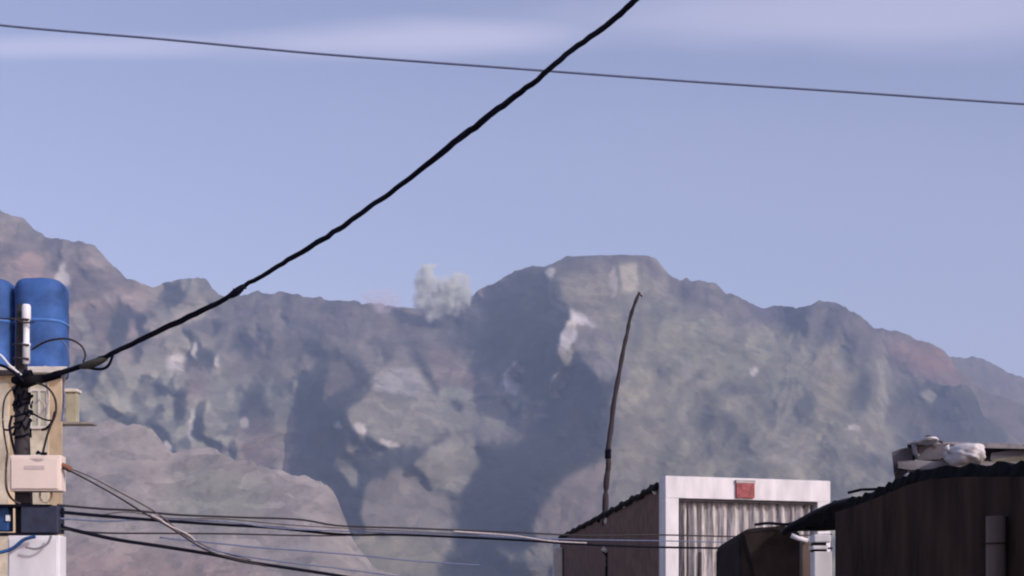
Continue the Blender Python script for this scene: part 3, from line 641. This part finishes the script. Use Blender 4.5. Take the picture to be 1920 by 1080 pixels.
t = thing('switch_box', 'dark blue steel box clamped to the pole just below the white box', 'switch box')
obj('housing', newbox(bx(40, Yf), bx(110, Yf), YP - .26, YP - .08, bz(1000, Yf), bz(948, Yf)), M_darkst, t, bevel=.01)
obj('side_panel', newbox(bx(-60, YP), bx(30, YP), YP - .18, YP - .06, bz(998, YP), bz(951, YP)), M_bluest, t, bevel=.01)
bm = bmesh.new()
for q in ((-60, 112, 946, 950), (-60, 112, 999, 1003)): box(bm, bx(q[0], YP), bx(q[1], YP), YP - .27, YP - .05, bz(q[3], Yf), bz(q[2], Yf))
obj('rim', bm, M_black, t)
bm = bmesh.new(); box(bm, bx(26, YP), bx(33, YP), YP - .2, YP - .17, bz(980, YP), bz(969, YP)); obj('latch', bm, M_ins, t, bevel=.003)
bm = bmesh.new()
for q in (955, 968, 984, 992): tube(bm, [P(106, q, YP - .17), P(118, q + 1, YP - .17)], .016, 8)
bm.free()
for q in (955, 968, 984, 992):
    bm = bmesh.new(); tube(bm, [P(106, q, YP - .17), P(118, q + 1, YP - .17)], .016, 8); obj('terminal', bm, M_black, t)
place(t, (bx(60, YP), YP - .17, bz(1000, YP)))

t = thing('meter_cabinet', 'tall white meter cabinet at the bottom left corner under the blue steel box', 'meter cabinet')
obj('housing', newbox(bx(16, Yf), bx(114, Yf), YP - .27, YP - .09, .8, bz(1004, Yf)), M_white, t, bevel=.012)
obj('door', newbox(bx(20, Yf), bx(110, Yf), YP - .282, YP - .272, .84, bz(1011, Yf)), M_white, t, bevel=.004)
bm = bmesh.new(); tube(bm, [Vector((px_, YP - .17, 0)), Vector((px_, YP - .17, .8))], .05, 10); obj('leg', bm, M_grey, t)
place(t, (bx(64, YP), YP - .18, 0))
cable('wire', [(-20, 1040, 11.65), (20, 1030, 11.65), (45, 1012, 11.65), (66, 1006, 11.65)], .016, M_bluest, 'blue wire sagging across the top left of the meter cabinet', 'loose wires around the utility pole', 'wire')
cable('wire', [(96, 1004, 11.65), (88, 1020, 11.65), (68, 1029, 11.65), (48, 1026, 11.65)], .010, M_grey, 'grey wire curling over the front of the meter cabinet', 'loose wires around the utility pole', 'wire')

# ------------------------------------------------------------------ wires leaving the pole to the right
runs = [
 ([(108, 947, 11.8), (190, 954, 12.2), (250, 957, 12.6), (330, 965, 13.2), (450, 970, 14), (560, 974, 15), (640, 986, 15.6), (760, 990, 16.4), (960, 998, 17.6), (1100, 1004, 18.4), (1240, 1003, 19), (1400, 1006, 19.8), (1560, 1002, 20.6)], .011, M_black2, 'uppermost dark wire running from the blue box to the right'),
 ([(112, 960, 11.8), (200, 968, 12.2), (300, 976, 13), (420, 984, 13.8), (520, 990, 14.6), (640, 1002, 15.4), (760, 1003, 16.4), (960, 1012, 17.6), (1100, 1021, 18.4), (1240, 1026, 19), (1400, 1028, 19.8), (1560, 1028, 20.6)], .016, M_black, 'thickest black wire of the level bundle, second from the top'),
 ([(112, 972, 11.8), (200, 977, 12.2), (300, 974, 13), (420, 978, 13.8), (520, 990, 14.5), (640, 996, 15.3), (800, 1000, 16.4), (960, 1007, 17.6), (1100, 1012, 18.4), (1240, 1014, 19), (1400, 1017, 19.8), (1560, 1014, 20.6)], .008, M_greyw, 'thin grey wire in the middle of the level bundle'),
 ([(112, 992, 11.8), (190, 999, 12.2), (300, 1000, 13), (430, 1001, 13.8), (560, 1004, 14.8), (640, 1004, 15.4), (720, 1000, 16)], .009, M_black2, 'lower dark wire joining the level bundle from below'),
 ([(850, 996, 16.6), (960, 1004, 17.3), (1030, 1014, 17.8), (1100, 1018, 18.2)], .009, M_palew, 'pale wire in front of the dark valley'),
 ([(106, 986, 11.8), (160, 999, 12), (220, 1012, 12.2), (300, 1024, 12.5), (400, 1040, 12.8), (460, 1053, 13), (520, 1062, 13.2), (600, 1074, 13.4), (700, 1090, 13.7)], .017, M_black, 'thick dark wire sloping down from the blue box to the bottom edge'),
 ([(300, 1008, 12.6), (380, 1016, 13), (480, 1026, 13.5), (560, 1032, 14), (680, 1042, 14.6), (780, 1052, 15.2), (900, 1060, 16)], .008, M_greyw, 'thin grey wire dipping below the level bundle'),
 ([(360, 1022, 12.6), (440, 1040, 12.9), (520, 1052, 13.2), (620, 1064, 13.6), (740, 1080, 14), (820, 1092, 14.2)], .007, M_greyw, 'faint wire just above the thick sloping one'),
 ([(118, 876, 11.75), (170, 903, 11.9), (225, 934, 12.0), (270, 962, 12.2), (320, 990, 12.4), (380, 1028, 12.6), (430, 1046, 12.8), (500, 1062, 13)], .008, M_black2, 'lower of the twin wires slanting down from the white box'),
 ([(118, 874, 11.8), (165, 892, 11.9), (215, 918, 12.0), (260, 942, 12.2), (300, 966, 12.4), (345, 1002, 12.6), (400, 1030, 12.8), (470, 1050, 13)], .006, M_tan, 'upper tan one of the twin wires slanting down from the white box'),
 ([(284, 966, 12.3), (300, 974, 12.35), (318, 986, 12.4), (352, 1002, 12.6), (366, 1014, 12.6)], .009, M_palew, 'pale sheathed stretch of wire where the slanting wires cross the bundle'),
 ([(112, 962, 11.9), (180, 966, 12.1), (240, 960, 12.5), (320, 972, 13), (420, 973, 13.8), (540, 984, 14.6), (680, 992, 15.5), (900, 1003, 17)], .006, M_tan, 'thin tan wire woven through the level bundle'),
]
for k, (pts, r, m, lab) in enumerate(runs):
    cable('service_wire', pts, r, m, lab, 'wires running right from the utility pole', 'wire', seed=20 + k)
bm = bmesh.new(); tube(bm, spline([P(114, 872, 11.8), P(124, 876, 11.8), P(134, 882, 11.8)], 4), [.012] + [.026] * 7 + [.014], 8)
tag(obj('wire_clamp', bm, mat('rusty_clamp', (.22, .10, .07), .8, .2, 20), smooth=True), 'rusty clamp holding the twin slanting wires beside the white box', 'clamp')

# ------------------------------------------------------------------ brown house with the white shop front
A = P(1240, 912, 25.0); B = P(1050, 1012, 42.0)      # side wall runs away from the street corner
zA = bz(912, 25); u = Vector((B.x - A.x, B.y - A.y, 0)); LW = u.length; u.normalize(); nrm = Vector((u.y, -u.x, 0))
C_ = P(1556, 905, 26.0); fdir = Vector((C_.x - A.x, C_.y - A.y, 0)); FW = fdir.length; fdir.normalize()
t = thing('shop', 'brown mud-walled shop with a bright white front frame facing the street', 'shop')
bm = bmesh.new()
zt = zA
# body: side wall to the left, back, right
nseg = 22; topl = []
rnd = random.Random(3)
q0 = Vector((A.x, A.y, 0)); body = []
v0 = bm.verts.new((A.x, A.y + .0, 0)); prev = None
tv = []; bv = []
for i in range(nseg + 1):
    p = q0 + u * LW * i / nseg; jz = rnd.uniform(-.03, .03)
    tv.append(bm.verts.new((p.x, p.y, zt + jz))); bv.append(bm.verts.new((p.x, p.y, 0)))
rt = []; rb = []
for i in range(nseg + 1):
    p = q0 + u * LW * i / nseg + fdir * (FW - .05)
    rt.append(bm.verts.new((p.x, p.y, zt - .02))); rb.append(bm.verts.new((p.x, p.y, 0)))
bm.verts.remove(v0)
for i in range(nseg):
    bm.faces.new((tv[i], tv[i + 1], bv[i + 1], bv[i])); bm.faces.new((rt[i], rb[i], rb[i + 1], rt[i + 1])); bm.faces.new((tv[i], rt[i], rt[i + 1], tv[i + 1]))
bm.faces.new((tv[0], bv[0], rb[0], rt[0])); bm.faces.new((tv[-1], rt[-1], rb[-1], bv[-1]))
obj('wall', bm, M_mud, t)
# roof felt edge along the wall top, lumpy
bm = bmesh.new(); pts = [q0 + u * LW * i / 60 - nrm * 0 + Vector((-.02, 0, zt + .02 + .035 * math.sin(i * 1.9) * math.sin(i * .7))) for i in range(61)]
tube(bm, pts, [.045 + .02 * abs(math.sin(i * .83 + math.sin(i * 2.1))) for i in range(61)], 7); obj('roof_edge', bm, M_tar, t, smooth=True)
# front frame, in local axes: x along the front, y depth (towards the camera is -y)
ang = math.atan2(fdir.y, fdir.x); MF = Matrix.Translation((A.x, A.y, 0)) @ Matrix.Rotation(ang, 4, 'Z')
ztop = bz(895, 25); zb = bz(936, 25); pxm = 25 / F
bm = bmesh.new()
box(bm, -.05, FW - .16, -.30, .02 - .03, zb, ztop, M=MF)                       # beam
obj('lintel', bm, M_white, t, bevel=.01)
bm = bmesh.new(); box(bm, -.05, .20, -.30, -.01, 0, zb, M=MF); obj('pillar', bm, M_white, t, bevel=.01)
bm = bmesh.new(); box(bm, FW - .42, FW - .16, -.30, -.01, 0, zb, M=MF); obj('pillar', bm, M_white, t, bevel=.01)
bm = bmesh.new(); box(bm, .202, .24, -.26, -.24, 0, zb, M=MF); box(bm, .202, FW - .422, -.262, -.24, zb - .05, zb - .002, M=MF)
obj('curtain_rail', bm, M_pole, t)
# pleated hanging cloth
bm = bmesh.new(); rowz = [zb - .02, zb - .6, zb - 1.3, zb - 2.1, .12]; NP = 150; grid = []
rnd = random.Random(11); ph = 0; xs_ = []; ys_ = []
for i in range(NP + 1):
    ph += rnd.uniform(.25, .95); xs_.append(.23 + (FW - .42 - .24) * i / NP); ys_.append(-.13 + .045 * math.sin(ph) + rnd.uniform(-.008, .008))
for j, z in enumerate(rowz): grid.append([bm.verts.new(MF @ Vector((xs_[i] + .01 * math.sin(i * .37 + j), ys_[i] * (1 + .12 * j * math.sin(i * .11)), z))) for i in range(NP + 1)])
for j in range(len(rowz) - 1):
    for i in range(NP): bm.faces.new((grid[j][i], grid[j][i + 1], grid[j + 1][i + 1], grid[j + 1][i]))
obj('curtain', bm, M_curt, t, smooth=True)
bm = bmesh.new(); tube(bm, [MF @ Vector((.38, -.27, z)) for z in (.1, zb - .1)], .02, 8); tube(bm, [MF @ Vector((.43 + .22, -.2, z)) for z in (.1, 1.5, bz(1035, 25))], .03, 8); obj('upright', bm, M_pole, t, smooth=True)
place(t, (A.x, A.y, 0))
t = thing('small_sign', 'small red square sign on the white lintel of the shop', 'sign')
k0 = (1376 - 1240) * pxm * 1.01; k1 = (1412 - 1240) * pxm * 1.02
bm = bmesh.new(); box(bm, k0, k1, -.345, -.303, bz(936, 25.4), bz(909, 25.4), M=MF); obj('board', bm, M_red, t, bevel=.006)
bm = bmesh.new(); box(bm, k0 - .01, k1 + .01, -.35, -.303, bz(909, 25.4) + .002, bz(905, 25.4) + .02, M=MF); obj('hood', bm, M_grey, t)
place(t, MF @ Vector(((k0 + k1) / 2, -.32, bz(938, 25.4))))

# tall bare pole standing on the roof edge
def wallpt(px):
    """point of the side wall's line seen in column px"""
    k = (px - 960) / F; s_ = (k * A.y - A.x) / (u.x - k * u.y); return A + u * s_
wp = wallpt(1134); Yq = wp.y + .25
t = thing('bare_pole', 'tall thin crooked wooden pole standing on the brown roof edge', 'pole')
pts = spline([P(1134, 986, Yq), P(1135, 950, Yq), P(1137, 905, Yq), P(1141, 870, Yq), P(1140, 845, Yq), P(1146, 800, Yq), P(1151, 755, Yq), P(1160, 705, Yq), P(1169, 655, Yq), P(1176, 625, Yq), P(1181, 598, Yq), P(1190, 570, Yq), P(1199, 548, Yq)], 4)
s_ = Yq / F; rr = []
for i in range(len(pts)):
    f_ = i / (len(pts) - 1); rr.append(s_ * (6.0 - 3.2 * f_ + .5 * math.sin(i * 1.7)))
bm = bmesh.new(); tube(bm, pts, rr, 8); obj('stem', bm, M_stick, t, smooth=True)
bm = bmesh.new()
tube(bm, [P(1140, 860, Yq), P(1140, 844, Yq)], s_ * 6, 8); tube(bm, [P(1135, 846, Yq - .1), P(1146, 844, Yq - .1)], s_ * 3, 6); obj('lashing', bm, M_black, t, smooth=True)
bm = bmesh.new(); tube(bm, [P(1198, 550, Yq), P(1204, 556, Yq)], s_ * 1.6, 6); obj('twig', bm, M_stick, t)
place(t, pts[0])
# little things along the roof edge
rk = [(1124, 973, 6, M_tar, 'black rubble lump on the brown roof edge beside the pole foot', 'stone'), (1137, 977, 5, M_slab, 'pale rubble lump wedged at the pole foot on the roof edge', 'stone'),
      (1222, 915, 6, M_tar, 'dark rubble lump on the roof edge nearest the white frame', 'stone'), (1229, 921, 6, M_slab, 'pale rubble lump tucked against the white frame on the roof edge', 'stone')]
for k, (qx, qy, qr, m, lab, cat) in enumerate(rk):
    w = wallpt(qx); Y = w.y; bm = bmesh.new(); bmesh.ops.create_icosphere(bm, subdivisions=2, radius=1); rnd = random.Random(k)
    for v in bm.verts: v.co *= rnd.uniform(.8, 1.1); v.co = Vector((v.co.x, v.co.y, v.co.z * 1.2)) * qr * Y / F
    o = obj('rubble_stone', bm, m); o.location = P(qx, qy, Y - .05); tag(o, lab, cat, 'rubble on the brown roof edge')
# bracket and drain pipe on the side wall
w = wallpt(1136); t = thing('drain_pipe', 'dark drain pipe with a pale top bracket on the brown side wall', 'pipe')
Y = w.y - .25
bm = bmesh.new(); tube(bm, spline([P(1131, 1030, Y), P(1138, 1038, Y), P(1141, 1048, Y), P(1139, 1085, Y), Vector((P(1139, 1085, Y).x, Y, .05))], 4), .06, 8); obj('pipe', bm, M_tar, t, smooth=True)
bm = bmesh.new(); tube(bm, [P(1129, 1028, Y - .05), P(1139, 1034, Y - .05)], .05, 8); obj('bracket', bm, M_slab, t, smooth=True)
place(t, (P(1139, 1085, Y).x, Y, 0))
# pale antenna boxes at the wall's far end
for k, (qx, qy, qw, qh, m, lab) in enumerate([(1046, 1052, 9, 26, M_slab, 'small pale block leaning at the far end of the brown wall')]):
    Y = 41; bm = newbox(bx(qx - qw, Y), bx(qx + qw, Y), Y, Y + .5, 0, bz(qy - qh, Y)); tag(obj('gate_post', bm, m, bevel=.03), lab, 'post')

# ------------------------------------------------------------------ right: dark shed in the shade and its neighbours
XS = 2.48
def sh(px):          # depth of the shed's side plane x = XS in column px
    return XS * F / (px - 960)
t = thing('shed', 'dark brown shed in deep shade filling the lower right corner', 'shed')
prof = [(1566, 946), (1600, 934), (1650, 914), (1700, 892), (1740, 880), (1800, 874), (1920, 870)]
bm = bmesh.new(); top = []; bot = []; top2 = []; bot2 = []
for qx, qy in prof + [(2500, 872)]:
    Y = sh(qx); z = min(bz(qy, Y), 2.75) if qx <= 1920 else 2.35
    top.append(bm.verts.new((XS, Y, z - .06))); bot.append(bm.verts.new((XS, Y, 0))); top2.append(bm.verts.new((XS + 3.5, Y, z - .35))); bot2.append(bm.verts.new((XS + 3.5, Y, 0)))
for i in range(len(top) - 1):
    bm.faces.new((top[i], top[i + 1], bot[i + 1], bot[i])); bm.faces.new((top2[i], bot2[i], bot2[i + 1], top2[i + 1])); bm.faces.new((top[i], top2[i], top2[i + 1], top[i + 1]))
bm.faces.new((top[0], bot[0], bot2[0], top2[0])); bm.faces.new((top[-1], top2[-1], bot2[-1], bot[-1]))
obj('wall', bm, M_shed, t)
# overhanging ragged tarpaulin roof
bm = bmesh.new()
edge = [(1482, 992, 12.6), (1500, 976, 12.4), (1530, 958, 12.0), (1556, 944, 11.6), (1580, 936, 11.3), (1610, 930, 10.8), (1640, 918, 10.4), (1672, 904, 10.0), (1700, 890, 9.6), (1735, 879, 9.2), (1780, 875, 8.7), (1830, 871, 8.2), (1880, 869, 7.6), (1930, 868, 7.1), (2080, 868, 6.2)]
rnd = random.Random(9); R0 = []; R1 = []; R2 = []; R3 = []
epts = spline([P(*e) for e in edge], 5)
for i, p in enumerate(epts):
    f_ = i / len(epts); sag = .22 + .05 * math.sin(i * .31 + math.sin(i * .9)) + rnd.uniform(0, .06); j = rnd.uniform(-.015, .015)
    w_ = min(1, i / 26)
    R0.append(bm.verts.new(p + Vector((0, 0, j)))); R1.append(bm.verts.new(p + Vector((-.03, -.02, -.05 * w_ - .02)) + Vector((0, 0, j))))
    R2.append(bm.verts.new(p + Vector((-.02, -.03, -.02 - sag * w_)))); R3.append(bm.verts.new(p + Vector((.25 + 1.4 * w_, .3, .02 - .30 * w_))))
for i in range(len(epts) - 1):
    for a, b_ in ((R3, R0), (R0, R1), (R1, R2)): bm.faces.new((a[i], a[i + 1], b_[i + 1], b_[i]))
o = obj('tarpaulin', bm, M_tarp, t, smooth=False)
sd = o.modifiers.new('thick', 'SOLIDIFY'); sd.thickness = .02
bm = bmesh.new()
tube(bm, spline([P(1470, 998, 12.7), P(1500, 978, 12.4), P(1556, 950, 11.6), P(1600, 938, 11.0)], 5), .03, 7); tube(bm, [P(1590, 924, 11.2), P(1615, 918, 11.2), P(1650, 917, 10.6)], .012, 6)
obj('edge_pole', bm, M_black, t, smooth=True)
bm = bmesh.new(); Y = sh(1886); tube(bm, [Vector((XS - .05, Y, 0)), Vector((XS - .05, Y, bz(968, Y)))], .05, 10); obj('post', bm, M_post, t, smooth=True)
bm = bmesh.new(); tube(bm, [Vector((XS - .05, Y, bz(1020, Y))), Vector((XS - .05, Y, bz(1018, Y)))], .056, 10); obj('post_band', bm, M_shed, t)
place(t, (XS, 9, 0))

# shaded canvas-covered barrow shape under the tarpaulin
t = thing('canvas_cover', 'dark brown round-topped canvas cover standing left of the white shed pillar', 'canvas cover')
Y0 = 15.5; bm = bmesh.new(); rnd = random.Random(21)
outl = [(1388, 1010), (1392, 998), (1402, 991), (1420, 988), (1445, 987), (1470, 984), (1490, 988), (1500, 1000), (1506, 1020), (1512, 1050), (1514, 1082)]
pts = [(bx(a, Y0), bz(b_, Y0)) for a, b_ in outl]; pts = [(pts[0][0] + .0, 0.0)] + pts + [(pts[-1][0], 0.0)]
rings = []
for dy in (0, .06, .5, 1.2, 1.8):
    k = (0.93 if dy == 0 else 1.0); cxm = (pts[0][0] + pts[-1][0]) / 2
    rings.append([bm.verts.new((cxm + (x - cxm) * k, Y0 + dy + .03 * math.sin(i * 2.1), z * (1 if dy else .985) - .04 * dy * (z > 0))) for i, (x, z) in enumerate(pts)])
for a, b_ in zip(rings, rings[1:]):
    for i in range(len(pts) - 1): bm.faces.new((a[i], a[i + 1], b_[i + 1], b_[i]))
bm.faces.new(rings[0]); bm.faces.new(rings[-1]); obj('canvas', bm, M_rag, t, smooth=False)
bm = bmesh.new(); tube(bm, spline([P(1415, 984, Y0 - .1), P(1440, 981, Y0 - .1), P(1478, 983, Y0 - .1), P(1500, 975, Y0 - .3)], 4), .018, 6); obj('edge_rope', bm, M_black, t, smooth=True)
place(t, (bx(1450, Y0), Y0 + .9, 0))

t = thing('pillar', 'white stepped pillar under the tip of the black tarpaulin', 'pillar')
Yw = 13.2
bm = newbox(bx(1527, Yw), bx(1560, Yw), Yw, Yw + .18, 0, bz(1034, Yw)); obj('shaft', bm, M_white, t, bevel=.006)
bm = newbox(bx(1524, Yw), bx(1552, Yw), Yw - .01, Yw + .19, bz(1030, Yw), bz(1023, Yw)); obj('ring', bm, M_white, t, bevel=.006)
bm = newbox(bx(1527, Yw), bx(1551, Yw), Yw + .01, Yw + .17, bz(1034, Yw), bz(1030, Yw)); obj('neck', bm, M_tar, t)
bm = newbox(bx(1526, Yw), bx(1558, Yw), Yw - .01, Yw + .19, bz(1017, Yw), bz(1002, Yw)); obj('capital', bm, M_white, t, bevel=.012)
bm = newbox(bx(1528, Yw), bx(1550, Yw), Yw + .01, Yw + .17, bz(1023, Yw), bz(1017, Yw)); obj('neck', bm, M_tar, t)
place(t, (bx(1543, Yw), Yw + .09, 0))
t = thing('side_post', 'dull grey post with a pale bracket just left of the white stepped pillar', 'post')
Yg = 14.0; obj('shaft', newbox(bx(1504, Yg), bx(1524, Yg), Yg, Yg + .12, 0, bz(1016, Yg)), M_post, t, bevel=.006)
bm = bmesh.new(); tube(bm, [P(1484, 1004, Yg - .03), P(1498, 1010, Yg - .03), P(1514, 1014, Yg - .03)], .024, 8); obj('bracket', bm, M_white, t, smooth=True)
place(t, (bx(1514, Yg), Yg, 0))

# low roof behind the shed with its clutter
t = thing('low_roof', 'flat grey sheet-metal roof behind the dark shed at the right edge', 'roof')
Yr = 14.0
bm = bmesh.new()
x0, x1 = bx(1678, Yr), bx(2150, Yr); zt2 = bz(846, Yr)
box(bm, x0 + .9, x1, Yr + .1, Yr + 3, 0, bz(872, Yr)); obj('wall', bm, M_sheet, t)
def slab(pts, dy, name, m, Y=Yr, y0=0.0, par=None):
    bm = bmesh.new(); a = [bm.verts.new(P(px, py, Y) + Vector((0, y0, 0))) for px, py in pts]; b_ = [bm.verts.new(Vector((v.co.x * (v.co.y + dy) / v.co.y + .02, v.co.y + dy, v.co.z + .02))) for v in a]
    bm.faces.new(a); bm.faces.new(b_[::-1])
    for i in range(len(a)): bm.faces.new((a[i], b_[i], b_[(i + 1) % len(a)], a[(i + 1) % len(a)]))
    return obj(name, bm, m, par if par else t)
slab([(1672, 848), (1690, 841), (1712, 838), (1712, 866), (1700, 884), (1676, 886)], 1.2, 'end_sheet', M_sheet)
slab([(1716, 834), (1782, 833), (1776, 852), (1760, 862), (1718, 864)], 1.0, 'patch_sheet', M_sheet, y0=-.05)
slab([(1676, 868), (1716, 866), (1800, 872), (1960, 866), (1960, 872), (1800, 878), (1700, 884), (1676, 880)], .8, 'rim', M_sheetlt, y0=-.15)
slab([(1700, 830), (1790, 829), (1960, 835), (2150, 838), (2150, 846), (1960, 843), (1840, 840), (1790, 834), (1700, 834)], 1.5, 'ridge_sheet', M_sheetlt, y0=-.02)
slab([(1862, 848), (1900, 843), (2150, 846), (2150, 862), (1860, 862)], 1.2, 'back_sheet', M_sheet, y0=.05)
slab([(1858, 862), (1920, 856), (2150, 858), (2150, 869), (1850, 869)], .9, 'olive_sheet', M_olive, y0=-.08)
slab([(1740, 868), (1790, 860), (1850, 868), (1850, 874), (1740, 876)], .5, 'front_sheet', M_olive, y0=-.12)
bm = bmesh.new(); tube(bm, [P(1714, 832, Yr - .1), P(1716, 850, Yr - .1), P(1722, 856, Yr - .1)], .025, 7); obj('strut', bm, M_sheetlt, t, smooth=True)
place(t, (bx(1800, Yr), Yr + 1, 0))

def lump(name, cx, cy, rx, ry, Y, m, seed, sq=3.0, depth=.25):
    bm = bmesh.new(); bmesh.ops.create_icosphere(bm, subdivisions=4, radius=1)
    for v in bm.verts:
        n_ = v.co.normalized(); q = (abs(n_.x) ** sq + abs(n_.z) ** sq + abs(n_.y) ** sq) ** (-1 / sq)
        w = 1 + .16 * (mnoise.noise(n_ * 2.2 + Vector((seed, 0, 0)))) + .09 * abs(mnoise.noise(n_ * 6 + Vector((0, seed, 0)))) + .05 * math.sin(n_.x * 6 + seed) * math.cos(n_.z * 7 + seed * 2) + .03 * math.sin(n_.z * 15 + n_.x * 9 + seed)
        v.co = Vector((n_.x * q * rx * Y / F, n_.y * q * depth, n_.z * q * ry * Y / F)) * w
    o = obj(name, bm, m, smooth=True); o.location = P(cx, cy, Y); return o
t = thing('sack', 'full white woven sack lying on the grey sheet roof', 'sack')
o = lump('body', 1809, 853, 30, 19, Yr - .45, M_sack, 1.3); o.parent = t
bm = bmesh.new(); o2p = [P(1782, 846, Yr - .5), P(1777, 842, Yr - .5), P(1774, 836, Yr - .5)]; tube(bm, o2p, [.035, .02, .035], 8); obj('tied_neck', bm, M_sack, t, smooth=True)
place(t, P(1809, 872, Yr - .45))
o = lump('rag_heap', 1735, 828, 19, 6, Yr - .1, M_sack, 2.1, 2.2); tag(o, 'crumpled pale plastic heap on top of the low roof left end', 'plastic heap')
bm = bmesh.new(); tube(bm, spline([P(1728, 824, Yr - .12), P(1740, 818, Yr - .12), P(1752, 823, Yr - .1), P(1768, 830, Yr - .1)], 4), .012, 6); tag(obj('stick', bm, M_stick, smooth=True), 'thin dark stick lying over the crumpled pale plastic heap', 'stick')
o = lump('pebble', 1706, 893, 10, 6, 10.2, M_sack, 3.3, 2.2, .05); tag(o, 'small bright white scrap on the edge of the black tarpaulin', 'scrap')
